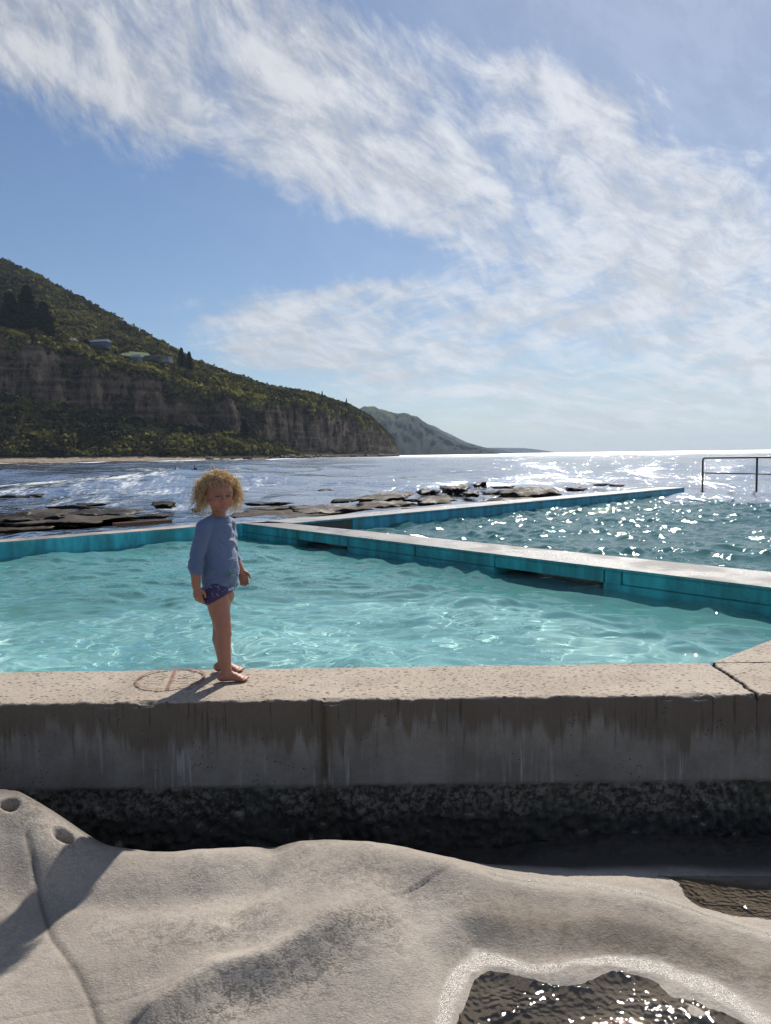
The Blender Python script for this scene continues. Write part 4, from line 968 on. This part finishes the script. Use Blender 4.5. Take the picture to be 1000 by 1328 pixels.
slab(738, 764, 631.5, 636, M_rd, 'low rock just right of the big grey slab', 23, hgt=.2)
slab(772, 790, 627, 629.5, M_rd, 'dark rock awash, left of the pair near the wall end', 24)
slab(794, 812, 628, 630.5, M_rd, 'dark rock awash, right of the pair near the wall end', 25)
slab(500, 560, 657, 665, M_rb, 'wet brown ledge at the back of the blue wall', 26, hgt=.2)
slab(640, 700, 645, 651, M_rb, 'low wet shelf along the blue wall under the big grey slab', 27, hgt=.16)

for k_, (x0, x1, y0, y1, m_, l_) in enumerate((
    (-40, 46, 684, 690, M_rb, 'lowest brown reef strip at the left edge, close behind the turquoise wall'),
    (150, 212, 668, 672, M_rd, 'thin dark reef strip between the long ledge and the pointed rock'),
    (96, 130, 652, 656, M_rd, 'low dark rock above the middle of the long reef ledge'),
    (60, 104, 655, 659, M_rd, 'dark back rim of the long reef ledge'),
    (318, 372, 651, 655, M_rd, 'thin dark strip right of the child\'s hair, farthest out'),
    (384, 446, 660, 664, M_rd, 'dark crack-like strip across the pale slab by the wall'),
    (300, 350, 668, 675, M_rd, 'dark reef strip right behind the pool corner'),
    (482, 502, 642, 646, M_rd, 'small dark rock left of the long pale ledge'),
    (520, 548, 647, 650, M_rd, 'thin dark sliver between two pale ledges'),
    (566, 584, 641, 645, M_rd, 'small dark rock between the black rock and the small black wedge'),
    (640, 668, 630, 633, M_rd, 'thin dark rock right of the blocky black rock'),
    (395, 412, 642, 645, M_rd, 'sliver of rock left of the isolated black rock'))):
    slab(x0, x1, y0, y1, m_, l_, 40+k_)

# ------------------------------------------------------------------ surfers waiting far out
M_wet = simple('wetsuit', (.012, .013, .016), .5, .3, 20); M_board = simple('board_foam', (.10, .11, .12), .35, .1, 8); M_boardw = simple('board_white', (.55, .56, .57), .35, .1, 8)
def skin_body(name, verts, edges, radii, mat, parent=None, root=0, sub=2, smooth=True, flat=None):
    me = bpy.data.meshes.new(name); me.from_pydata(verts, edges, []); o = bpy.data.objects.new(name, me); COL.objects.link(o)
    m = o.modifiers.new('skin', 'SKIN'); m.use_smooth_shade = True
    for v, rr in zip(me.skin_vertices[0].data, radii): v.radius = rr if isinstance(rr, tuple) else (rr, rr)
    me.skin_vertices[0].data[root].use_root = True
    s_ = o.modifiers.new('sub', 'SUBSURF'); s_.levels = sub; s_.render_levels = sub
    dg = bpy.context.evaluated_depsgraph_get(); nm = bpy.data.meshes.new_from_object(o.evaluated_get(dg)); o.modifiers.clear(); o.data = nm; bpy.data.meshes.remove(me)
    nm.materials.clear(); nm.materials.append(mat); nm.polygons.foreach_set('use_smooth', [True]*len(nm.polygons))
    if parent: o.parent = parent
    return o
def surfer(px, py, heading, lean, mb, lab_p, lab_b, sit=True):
    b = at(px, py, ZS); q = Matrix.Rotation(heading, 4, 'Z')
    bm = bmesh.new(); L_ = 2.0
    n_ = 14; rings = []
    for k in range(n_+1):
        u = k/n_; x = (u-.5)*L_; wd_ = .26*math.sin(math.pi*min(1, max(0, u*.94+.03)))**.6; z = .05+.12*max(0, (u-.72)/.28)**2*1.6+(.06 if sit else 0)*(u-.4)
        rings.append([bm.verts.new((x, wd_*math.cos(a_), z+.035*math.sin(a_))) for a_ in [2*math.pi*j/10 for j in range(10)]])
    for r0, r1 in zip(rings, rings[1:]):
        for j in range(10): bm.faces.new((r0[j], r0[(j+1) % 10], r1[(j+1) % 10], r1[j]))
    bm.faces.new(rings[0][::-1]); bm.faces.new(rings[-1])
    bd = bm_obj('surfboard', bm, mb); bd.matrix_world = Matrix.Translation(b) @ q; tag(bd, lab_b, 'surfboard', 'surfboards')
    if sit:
        Vv = [(-.1, 0, .17), (-.08, 0, .38), (-.02+lean, 0, .60), (lean, 0, .70), (lean+.02, 0, .82), (-.02+lean, .19, .60), (.12+lean, .24, .40), (.26, .14, .20), (-.02+lean, -.19, .60), (.12+lean, -.24, .40), (.26, -.14, .20), (.25, .22, .16), (.30, .30, -.25), (.25, -.22, .16), (.30, -.30, -.25)]
        E = [(0, 1), (1, 2), (2, 3), (3, 4), (2, 5), (5, 6), (6, 7), (2, 8), (8, 9), (9, 10), (0, 11), (11, 12), (0, 13), (13, 14)]
        Rr_ = [.15, .13, .13, .055, .10, .06, .045, .035, .06, .045, .035, .085, .05, .085, .05]
    else:
        Vv = [(-.2, 0, .17), (.1, 0, .20), (.35, 0, .30), (.42, 0, .38), (.52, 0, .46), (.32, .2, .28), (.5, .3, .12), (.62, .25, .02), (.32, -.2, .28), (.5, -.3, .12), (.62, -.25, .02), (-.55, .09, .16), (-.95, .1, .14), (-.55, -.09, .16), (-.95, -.1, .14)]
        E = [(0, 1), (1, 2), (2, 3), (3, 4), (2, 5), (5, 6), (6, 7), (2, 8), (8, 9), (9, 10), (0, 11), (11, 12), (0, 13), (13, 14)]
        Rr_ = [.14, .12, .12, .055, .10, .06, .045, .035, .06, .045, .035, .08, .05, .08, .05]
    o = skin_body('person', Vv, E, Rr_, M_wet); o.matrix_world = Matrix.Translation(b) @ q; tag(o, lab_p, 'person', 'surfers')
surfer(230.5, 618, R(172), .12, M_board, 'surfer in black wetsuit sitting on a board, left of the two near the child', 'dark surfboard pointing left under the left surfer of the pair')
surfer(254, 615.5, R(200), .05, M_board, 'surfer in a black wetsuit sitting upright, nearest the child', 'dark surfboard under the surfer nearest the child\'s head')
surfer(24, 618.5, R(190), .05, M_board, 'lone distant surfer near the left edge of the photo', 'surfboard under the lone surfer near the left edge')

# ------------------------------------------------------------------ haze
hz = bmesh.new(); add_box(hz, Vector((0, 0, 120)), (27000, 27000, 246)); 
t = NT('air'); t.m.node_tree.nodes.clear(); t.out = t.n('OutputMaterial'); vp = t.n('VolumePrincipled'); vp.inputs['Color'].default_value = (.62, .78, 1, 1); vp.inputs['Density'].default_value = 8e-5; vp.inputs['Anisotropy'].default_value = .2
t.L.new(vp.outputs[0], t.out.inputs['Volume']); o = bm_obj('haze', hz, t.m, None, False); tag(o, 'thin pale sea haze over the whole coast', 'haze', kind='stuff')
# ------------------------------------------------------------------ the child
ICO = {}
for q_ in (1, 2, 3, 4):
    b_ = bmesh.new(); bmesh.ops.create_icosphere(b_, subdivisions=q_, radius=1)
    ICO[q_] = (np.array([tuple(v.co) for v in b_.verts]), np.array([[v.index for v in f.verts] for f in b_.faces])); b_.free()
class Acc:
    def __init__(s): s.V = []; s.F = []; s.n = 0
def ell(bm, c, s, rot=None, sub=3):
    if isinstance(bm, Acc):
        V_, F_ = ICO[sub]; M_ = np.array(rot) if rot else np.eye(3)
        bm.V.append((V_*np.array(s))@M_.T+np.array(c)); bm.F.append(F_+bm.n); bm.n += len(V_); return
    m = Matrix.Translation(c) @ (rot.to_4x4() if rot else Matrix.Identity(4)) @ Matrix.Diagonal((*s, 1))
    bmesh.ops.create_icosphere(bm, subdivisions=sub, radius=1, matrix=m)
def chain(bm, pts, rad, sub=2, sq=(1, 1), rot=None):
    pts = [Vector(p) for p in pts]
    for i in range(len(pts)-1):
        L_ = (pts[i+1]-pts[i]).length; n_ = max(2, int(L_/(.3*min(rad[i], rad[i+1]))))
        for k in range(n_+1):
            f = k/n_; g = f*f*(3-2*f); r_ = rad[i]*(1-f)+rad[i+1]*f
            ell(bm, pts[i].lerp(pts[i+1], f), (r_*sq[0], r_*sq[1], r_), rot, sub)
def solid(name, bm, mat, parent, voxel=.003, it=6, post=None, fac=.5):
    o = mesh_obj(name, np.concatenate(bm.V), np.concatenate(bm.F)); me = o.data
    m = o.modifiers.new('r', 'REMESH'); m.mode = 'VOXEL'; m.voxel_size = voxel; m.use_smooth_shade = True
    s_ = o.modifiers.new('s', 'SMOOTH'); s_.factor = fac; s_.iterations = it
    dg = bpy.context.evaluated_depsgraph_get(); nm = bpy.data.meshes.new_from_object(o.evaluated_get(dg)); o.modifiers.clear(); o.data = nm; bpy.data.meshes.remove(me)
    if post:
        n_ = len(nm.vertices); co = np.empty(n_*3, np.float32); no = np.empty(n_*3, np.float32)
        nm.vertices.foreach_get('co', co); nm.vertices.foreach_get('normal', no); co = co.reshape(-1, 3); no = no.reshape(-1, 3)
        nm.vertices.foreach_set('co', np.array([tuple(post(Vector(a_.tolist()), Vector(b_.tolist()))) for a_, b_ in zip(co, no)], np.float32).ravel()); nm.update()
    nm.materials.clear(); nm.materials.append(mat); nm.polygons.foreach_set('use_smooth', [True]*len(nm.polygons)); o.parent = parent
    return o
fN, fF = at(287, 885), at(283, 871)
ORG = Vector(((fN.x+fF.x)/2+.025, (fN.y+fF.y)/2, 0.003))
YN, YFa = fN.y-ORG.y+.005, fF.y-ORG.y
YN = max(YN, -.085); YFa = min(YFa, .075)
HT = 28; HR = Matrix.Rotation(R(HT), 3, 'Z') @ Matrix.Rotation(R(-2), 3, 'X'); HC = Vector((.000, -.018, .715))
HS = .93
def H(x, y, z): return HC + HR @ Vector((x, y, z))*HS
tyaw = R(24); tf_ = Vector((math.cos(tyaw), -math.sin(tyaw), 0)); tr_ = Vector((-math.sin(tyaw), -math.cos(tyaw), 0)); TM = Matrix((tuple(tf_), tuple(-tr_), (0, 0, 1))).transposed()
TORSO = [(.375, -.018, .000, .078, .064), (.41, -.018, .004, .082, .071), (.45, -.016, .008, .083, .074), (.50, -.014, .006, .082, .070), (.55, -.014, .000, .082, .062), (.60, -.014, -.002, .083, .056), (.665, -.014, -.003, .078, .050), (.694, -.010, -.002, .048, .038)]
def torso_at(z):
    zs = [t_[0] for t_ in TORSO]; return [float(np.interp(z, zs, [t_[k] for t_ in TORSO])) for k in range(1, 5)]
def torso(bm, grow, z0, z1, gz=0):
    z = z0
    while z <= z1+1e-6:
        cx, cf, a_, b_ = torso_at(z); ell(bm, Vector((cx, 0, z))+tf_*cf, (b_+grow, a_+grow, .020), TM, 3); z += .011
SRs, ERr, WRr = Vector((-.058, -.072, .655)), Vector((-.092, -.096, .512)), Vector((-.090, -.100, .412))
SLs, ELl, WLl = Vector((.016, .072, .655)), Vector((.024, .098, .525)), Vector((.062, .082, .452))
def arm(bm, S_, E_, W_, g=0.0, upto=1.0, start=True):
    pts = [S_, S_.lerp(E_, .5), E_]; rad = [.034+g, .031+g, .0275+g]
    if upto > 0: pts += [E_.lerp(W_, .35*min(1, upto/.35))]; rad += [.0275+g]
    if upto >= 1: pts += [W_]; rad += [.0185]
    chain(bm, pts, rad)
def hand(bm, W_, d, side, curl, sc=1.0):
    """d: pointing direction, side: towards the thumb, curl: palm direction"""
    d = d.normalized(); s_ = (side-d*side.dot(d)).normalized(); c_ = d.cross(s_); c_ = c_ if c_.dot(curl) > 0 else -c_
    M_ = Matrix((tuple(s_), tuple(c_), tuple(d))).transposed()
    for k in range(6):
        f = k/5; ell(bm, W_+d*(.004+.036*f)*sc, ((.0165+.0055*f)*sc, .0115*sc, .012*sc), M_, 2)
    for j, (o_, l1, l2, l3) in enumerate(((.0165, .017, .012, .010), (.0055, .019, .014, .011), (-.0055, .018, .013, .010), (-.0155, .014, .010, .009))):
        p0_ = W_+d*.042*sc+s_*o_*sc; a1 = .18+.10*j; fan = s_*(o_*3.5)
        d1 = (d+c_*a1+fan).normalized(); d2 = (d+c_*(a1+.45)+fan).normalized(); d3 = (d+c_*(a1+.95)+fan*.6).normalized()
        q1 = p0_+d1*l1*sc; q2 = q1+d2*l2*sc; q3 = q2+d3*l3*sc
        chain(bm, [p0_-d*.01, p0_, q1, q2, q3], [.0066*sc, .0064*sc, .0058*sc, .0054*sc, .0044*sc], 1)
    t0 = W_+d*.012*sc+s_*.014*sc; t1 = t0+(d*.7+s_*.75+c_*.2).normalized()*.020*sc; t2 = t1+(d*.95+s_*.25+c_*.2).normalized()*.016*sc; t3 = t2+d*.010*sc
    chain(bm, [t0, t1, t2, t3], [.0095*sc, .0075*sc, .0064*sc, .005*sc], 1)
def foot(bm, A, yaw):
    M_ = Matrix.Rotation(yaw, 3, 'Z')
    P_ = lambda x, y, z: Vector((A.x, A.y, 0)) + M_ @ Vector((x, y, z))
    ell(bm, P_(-.018, 0, .0215), (.024, .0225, .0215), M_)
    for x, y, z, sx, sy, sz in ((-.004, 0, .026, .026, .0215, .026), (.012, .0, .024, .026, .021, .0235), (.030, 0, .0195, .026, .023, .019), (.046, .000, .0155, .024, .026, .015), (.060, .0, .012, .018, .028, .0115)):
        ell(bm, P_(x, y, z), (sx, sy, sz), M_)
    for j, (x, y, r_) in enumerate(((.084, .0175, .0098), (.084, .0045, .0072), (.081, -.006, .0066), (.077, -.0155, .0062), (.071, -.0235, .0058))):
        chain(bm, [P_(.062, y*.95, .011), P_(x-.006, y, .0095), P_(x, y, .0080)], [r_*.95, r_*.92, r_], 1)
ANr, ALf = Vector((.022, YN, .050)), Vector((-.026, YFa, .050))
def leg(bm, hip, knee, A, s=1):
    chain(bm, [hip, hip.lerp(knee, .40), knee+Vector((-.001, 0, .030)), knee], [.050, .044, .0355, .0325], 3)
    m_ = knee.lerp(A, .35)+Vector((-.006, 0, 0)); chain(bm, [knee, m_, knee.lerp(A, .75)+Vector((-.002, 0, 0)), A, A-Vector((.002, 0, .022))], [.0325, .0335, .0255, .0225, .0225], 3)
    ell(bm, knee+Vector((.012, 0, -.002)), (.023, .024, .026))
hipN, hipF = Vector((-.016, -.046, .352)), Vector((-.020, .042, .352))
knN, knF = Vector((.012, YN*.8-.006, .205)), Vector((-.030, YFa*.8+.006, .205))
bm = Acc()
torso(bm, -.013, .36, .682)
ell(bm, Vector((-.018, 0, .355)), (.066, .080, .055))
ell(bm, Vector((-.050, -.034, .362)), (.040, .042, .046)); ell(bm, Vector((-.050, .030, .362)), (.040, .042, .046))
for S_, E_, W_ in ((SRs, ERr, WRr), (SLs, ELl, WLl)):
    arm(bm, S_.lerp(E_, .5), E_, W_, -.004)
hand(bm, WRr, Vector((.10, .05, -1)), Vector((1, -.35, 0)), Vector((.2, 1, 0)), 1.0)
hand(bm, WLl, Vector((.35, -.12, -1)), Vector((1, .0, .2)), Vector((-.2, -1, 0)), .95)
leg(bm, hipN, knN, ANr); leg(bm, hipF, knF, ALf)
foot(bm, ANr, R(5)); foot(bm, ALf, R(-3))
chain(bm, [(-.008, 0, .665), H(0, .018, .028)], [.032, .029], 3)
# head, local z measured up from the chin
E_ = lambda x, y, z, sx, sy, sz, rx=0: ell(bm, H(x, y, z), (sx*HS, sy*HS, sz*HS), HR @ Matrix.Rotation(R(rx), 3, 'X'), 3)
E_(0, .014, .100, .068, .080, .074); E_(0, -.014, .092, .060, .060, .058); E_(0, -.018, .055, .054, .052, .050); E_(0, -.022, .035, .042, .044, .034)
for s in (-1, 1):
    E_(s*.030, -.036, .046, .024, .026, .024); E_(s*.026, -.058, .091, .020, .010, .009); E_(s*.067, .012, .070, .006, .014, .020)
    E_(s*.0080, -.073, .0555, .0055, .006, .0052); E_(s*.025, -.058, .0745, .0145, .0105, .0075)
E_(0, -.052, .014, .020, .018, .014); E_(0, -.070, .071, .0075, .010, .016, -18); E_(0, -.0785, .058, .0080, .0085, .0070)
E_(0, -.066, .0395, .017, .0105, .0045); E_(0, -.064, .0310, .014, .0105, .0050); E_(0, -.066, .046, .013, .009, .008)
HI = HR.inverted()
def face_post(co, n):
    l = (HI @ (co-HC))/HS
    if l.y < -.03 and -.01 < l.z < .16:
        mth = math.exp(-((l.z-.0354-.0012*(l.x/.012)**2)/.0018)**2-(l.x/.0155)**6); co -= n*.0032*mth
        for s in (-1, 1):
            co -= n*.0045*math.exp(-((l.x-s*.0145)/.006)**2-((l.z-.0765)/.009)**2)
            co -= n*.0022*math.exp(-((l.x-s*.026)/.013)**4-((l.z-.0742)/.0016)**2)
    return co
t = NT('skin'); p = t.obj(); 
# head-local coordinates, for lips, cheeks and brows
vs_ = t.n('VectorMath', operation='SUBTRACT'); t.L.new(p, vs_.inputs[0]); vs_.inputs[1].default_value = tuple(HC)
def dotc(row): 
    q = t.n('VectorMath', operation='DOT_PRODUCT'); t.L.new(vs_.outputs[0], q.inputs[0]); q.inputs[1].default_value = tuple(row/HS); return q.outputs['Value']
lx, ly, lz = (dotc(HI[i]) for i in range(3)); ax = t.math('ABSOLUTE', lx)
def gb(cx, cz, sx, sz, src=None):
    a_ = t.math('DIVIDE', t.math('SUBTRACT', src or ax, cx), sx); b_ = t.math('DIVIDE', t.math('SUBTRACT', lz, cz), sz)
    g_ = t.math('EXPONENT', t.math('MULTIPLY', t.math('ADD', t.math('MULTIPLY', a_, a_), t.math('MULTIPLY', b_, b_)), -1.0))
    return t.math('MULTIPLY', g_, t.ss(ly, -.035, -.05))
c = t.mix(t.noise(p, 60, 4, .6), (.34, .145, .090), (.42, .195, .125))
c = t.mix(t.math('MULTIPLY', gb(.034, .046, .018, .016), .6), c, (.55, .17, .12))
c = t.mix(t.math('MULTIPLY', gb(0, .0355, .015, .0062), .85), c, (.42, .11, .09))
c = t.mix(t.math('MULTIPLY', gb(.027, .0900, .014, .0035), .75), c, (.22, .11, .05))
c = t.mix(t.math('MULTIPLY', gb(.026, .077, .014, .0048), .35), c, (.30, .13, .09))
c = t.mix(t.math('MULTIPLY', gb(.026, .0742, .0115, .0016), .95), c, (.025, .015, .012))
knee_ = t.xyz(p)[2]
c = t.mix(t.ss(t.noise(p, 14, 3, .6), .5, .75, 0, .25), c, (.50, .20, .15))
M_skin = t.done(t.pr(Base_Color=c, Roughness=.52, Subsurface_Weight=.25, Subsurface_Radius=(.012, .005, .003), Subsurface_Scale=.6, Normal=t.bump(t.noise(p, 220, 3, .6), .25, .0006)))
kid = solid('person', bm, M_skin, None, .0026, 4, face_post); kid.location = ORG
tag(kid, 'toddler with curly blonde hair in blue long-sleeved swim top, standing barefoot on the wall', 'person')

# eyes
t = NT('eye'); M_eye = t.done(t.pr(Base_Color=(.02, .025, .03), Roughness=.15))
for s in (-1, 1):
    bm = bmesh.new(); ell(bm, H(s*.026, -.0618, .0742), (.0105, .0080, .0030), HR, 3); bm_obj('eye', bm, M_eye, kid)

# swim top
t = NT('swim_top_cloth'); p = t.obj(); nn = t.noise(p, 500, 2, .5); n2 = t.noise(p, 9, 4, .6)
cb_ = t.mix(n2, (.075, .118, .222), (.118, .170, .295)); cb_ = t.mix(t.ss(nn, .4, .6, 0, .25), cb_, (.16, .21, .33))
cl1 = t.ss(t.math('ADD', t.xyz(p)[2], t.math('MULTIPLY', t.xyz(p)[0], .0)), .47, .52)
M_top = t.done(t.pr(Base_Color=cb_, Roughness=.75, Sheen_Weight=.3, Normal=t.bump(t.math('ADD', nn, t.math('MULTIPLY', t.noise(t.vmul(p, (1, 1, 1)), 40, 3), 1.2)), .4, .0012)))
bm = Acc(); torso(bm, .004, .392, .688)
for k in range(5): ell(bm, Vector((-.008, 0, .674+.004*k)), (.046-.002*k, .050-.002*k, .012), TM, 3)
for S_, E_, W_ in ((SRs, ERr, WRr), (SLs, ELl, WLl)):
    arm(bm, S_, E_, W_, .0020, .28); chain(bm, [S_, S_*.5+Vector((-.006, 0, .342))], [.035, .034], 3)
def fold(co, n):
    u = co.dot(tf_); v = co.dot(tr_); z = co.z
    f = noise.noise(Vector((u*14+z*9, v*14-z*7, z*22+2.0)))*.0065 + noise.noise(Vector((u*30-z*26, v*20, z*16+7)))*.0045
    f += .0060*max(0, math.sin((u*.8+z*1.1)*95+noise.noise(Vector((u*20, v*20, z*20)))*3))*math.exp(-((z-.59)/.075)**2)*max(.25, min(1, .5+u*12))
    if z < .43: f += .0045*math.sin(math.atan2(v, u)*7+1.3)*(.43-z)/.05
    arm_ = (Vector((co.x, co.y, 0))-Vector((SRs.x, SRs.y, 0))).length
    if arm_ < .07 and z > .53: f *= .35
    d = (co-Vector(ERr)).length
    if d < .07: f += .0022*math.sin(z*210+co.x*60)*(1-d/.07)
    if z > .665: f *= .2
    co = co+n*f
    if z < .40: co.z += .010*math.sin(math.atan2(v, u)*1.0+2.4)-.004
    return co
solid('swim_top', bm, M_top, kid, .0034, 4, fold)
bm = bmesh.new()
n_ = 40; pr_ = None
rings = []
for k in range(n_):
    a_ = 2*math.pi*k/n_; q = Vector((-.007, 0, .697))+tf_*.038*math.cos(a_)+tr_*.042*math.sin(a_)+Vector((0, 0, -.006*math.cos(a_)-.003)); rings.append(q)
add_tube(bm, rings+[rings[0]], .0032, 6, False); bm_obj('collar', bm, M_top, kid)
# little green print low on the front
t = NT('green_print'); M_gp = t.done(t.pr(Base_Color=(.03, .22, .09), Roughness=.6))
bm = bmesh.new()
def on_top(px_, pz_):
    cx, cf, a_, b_ = torso_at(pz_); ang = px_; return Vector((cx, 0, pz_))+tf_*(cf+(b_+.0115)*math.cos(ang))+tr_*(a_+.0115)*math.sin(ang)
for pts in ([(.62, .458), (.56, .466), (.50, .458)], [(.44, .458), (.44, .467), (.36, .467), (.36, .459), (.44, .459)], [(.30, .467), (.22, .466), (.24, .457), (.30, .457)], [(.50, .452), (.36, .450), (.24, .452)], [(.58, .446), (.42, .443)]):
    add_tube(bm, [on_top(a_, z) for a_, z in pts], .0013, 4)
bm_obj('print', bm, M_gp, kid)

# swim shorts
t = NT('swim_shorts_cloth'); p = t.obj(); x, y, z = t.xyz(p)
c = t.mix(t.noise(p, 30, 3, .6), (.028, .022, .075), (.06, .045, .13)); c = t.mix(t.ss(t.vor(p, 48), .30, .24), c, (.14, .16, .34)); c = t.mix(t.ss(t.vor(p, 75), .18, .12), c, (.30, .20, .36))
M_sh = t.done(t.pr(Base_Color=c, Roughness=.7))
bm = Acc(); ell(bm, Vector((-.018, 0, .365)), (.072, .086, .055)); ell(bm, Vector((-.050, -.034, .362)), (.0445, .0465, .050)); ell(bm, Vector((-.050, .030, .362)), (.0445, .0465, .050))
for h_ in (hipN, hipF): chain(bm, [h_+Vector((0, 0, .03)), h_+Vector((.0, 0, -.03))], [.054, .0535], 3)
torso(bm, -.001, .37, .40)
def sh_post(co, n):
    lim = .332 + .55*max(0, co.x+.045)          # high-cut leg, rising towards the front
    if co.z < lim: 
        co = co - n*min(.010, (lim-co.z)*1.6)
    return co
sh_o = solid('swim_shorts', bm, M_sh, kid, .0026, 5)
bm = bmesh.new(); bm.from_mesh(sh_o.data)
kl = [v for v in bm.verts if v.co.z < .330 + .50*max(0, v.co.x+.050)]
bmesh.ops.delete(bm, geom=kl, context='VERTS')
for v in bm.verts:
    if v.is_boundary: v.co.z = .330 + .50*max(0, v.co.x+.050)
bm.to_mesh(sh_o.data); bm.free()
sm_ = sh_o.modifiers.new('sol', 'SOLIDIFY'); sm_.thickness = .003; sm_.offset = -1
t = NT('shorts_trim'); M_tr = t.done(t.pr(Base_Color=(.45, .52, .66), Roughness=.7))
bm = bmesh.new(); ell(bm, Vector((.034, -.038, .388)), (.022, .022, .008), Matrix.Rotation(R(-14), 3, 'Y'), 3); bm_obj('waist_trim', bm, M_tr, kid)

# hair: cap plus many curls
t = NT('blonde_hair'); at_ = t.n('Attribute'); at_.attribute_name = 'tint'
c = t.ramp(at_.outputs['Fac'], (0, (.36, .23, .11)), (.45, (.80, .63, .38)), (1, (.98, .90, .70)))
d = t.pr(Base_Color=c, Roughness=.38); tl = t.n('BsdfTranslucent'); t.L.new(c, tl.inputs[0]); m = t.n('MixShader'); m.inputs[0].default_value = .58
t.L.new(d.outputs[0], m.inputs[1]); t.L.new(tl.outputs[0], m.inputs[2]); M_hair = t.done(m)
r = np.random.default_rng(12)
VV, FF, TT = [], [], []
def curl(root, outd, length, down, rad_h, turns, w, tint, nseg=26, sides=3):
    down_v = np.array([0, 0, -1.0]); out = np.array(outd); p_ = np.array(root, float)
    ts = np.linspace(0, 1, nseg); pts = []
    side = np.cross(out, [0, 0, 1.0]); side /= (np.linalg.norm(side)+1e-9); up2 = np.cross(side, out)
    ph = r.uniform(0, 6.28); bendv = r.normal(0, .25, 3)
    for t_ in ts:
        dirv = out*(1-t_)**1.1*1.0+down_v*down*t_+bendv*t_*.5; dirv /= np.linalg.norm(dirv); p_ = p_+dirv*length/nseg
        e1 = np.cross(dirv, side); e1 /= np.linalg.norm(e1)+1e-9; rr_ = rad_h*min(1, t_*2.5)
        a_ = ph+t_*turns*6.283; pts.append(p_+e1*rr_*math.cos(a_)+side*rr_*math.sin(a_))
    pts = np.array(pts); dd = np.gradient(pts, axis=0); dd /= np.linalg.norm(dd, axis=1, keepdims=True)+1e-9
    a0 = np.cross(dd, [0.3, .5, .8]); a0 /= np.linalg.norm(a0, axis=1, keepdims=True)+1e-9; b0 = np.cross(dd, a0)
    base = len(VV)*0+sum(len(v) for v in VV[-0:]) if False else NV[0]
    ring = [pts+(a0*math.cos(q)+b0*math.sin(q))*(w*(1-.65*ts))[:, None] for q in np.arange(sides)*2*math.pi/sides]
    A_ = np.stack(ring, 1).reshape(-1, 3); VV.append(A_); TT.append(np.full(len(A_), tint))
    i = np.arange(nseg-1)[:, None]*sides; k = np.arange(sides)[None]; f = np.stack([i+k, i+(k+1) % sides, i+sides+(k+1) % sides, i+sides+k], -1).reshape(-1, 4)+base
    FF.append(f); NV[0] += len(A_)
NV = [0]
HRn = np.array(HR); HCn = np.array(HC)
def hw(l): return HRn@np.array(l)*HS+HCn
N_ = 0
while N_ < 1700:
    v = r.normal(size=3); v /= np.linalg.norm(v)
    l = np.array([0, .014, .100])+v*np.array([.069, .081, .075])
    if l[2] < .055: continue
    if l[1] < -.018 and l[2] < .138: continue              # the face stays clear
    if l[2] < .085 and l[1] < -.002: continue
    nd = v.copy(); fringe = l[1] < -.010 and l[2] >= .132
    low = np.clip((.15-l[2])/.10, 0, 1)
    if fringe:
        nd = nd*np.array([.8, .9, .5]); L_ = r.uniform(.030, .056); dn = r.uniform(1.0, 1.8); rh = r.uniform(.002, .005); tn = r.uniform(.6, 1.4)
        side_sw = r.normal(0, .5); nd = nd+np.array([side_sw, 0, 0])
    else:
        L_ = r.uniform(.030, .080)*(1+.20*low); dn = r.uniform(.9, 2.2); rh = r.uniform(.003, .0085); tn = r.uniform(.9, 2.2)
        nd = nd+r.normal(0, .48, 3)+np.array([np.sign(l[0])*.25*low, .1*low, .1])
        if l[2] > .150: L_ *= .75; 
    nd /= np.linalg.norm(nd)
    rootw = hw(l); outw = HRn@nd
    shade_t = np.clip(.50+.30*(1-low)*0+r.normal(0, .22), 0, 1)
    if r.random() < .10 and not fringe: L_ *= 1.35; dn *= .45; rh *= 1.5
    curl(rootw, outw, L_, dn, rh, tn, r.uniform(.0008, .0018), shade_t); N_ += 1
V_ = np.concatenate(VV); F_ = np.concatenate(FF); T_ = np.concatenate(TT)
hair = mesh_obj('hair', V_, F_, M_hair, kid)
if len(hair.data.vertices) == len(T_): attr(hair, 'tint', T_)
bm = bmesh.new(); ell(bm, H(0, .016, .102), (.0735*HS, .0845*HS, .0770*HS), HR, 4)
kill = [v for v in bm.verts if (lambda l: (l.y < -.012 and l.z < .137+.02*abs(l.x)/.06) or (l.z < .070+.0*l.y and l.y < .02) or l.z < .045)((HI @ (v.co-HC))/HS)]
bmesh.ops.delete(bm, geom=kill, context='VERTS')
for v in bm.verts: v.co += v.normal*(.006*noise.noise(v.co*60)+.0015)
cap = bm_obj('hair_base', bm, M_hair, kid); attr(cap, 'tint', np.full(len(cap.data.vertices), .15))
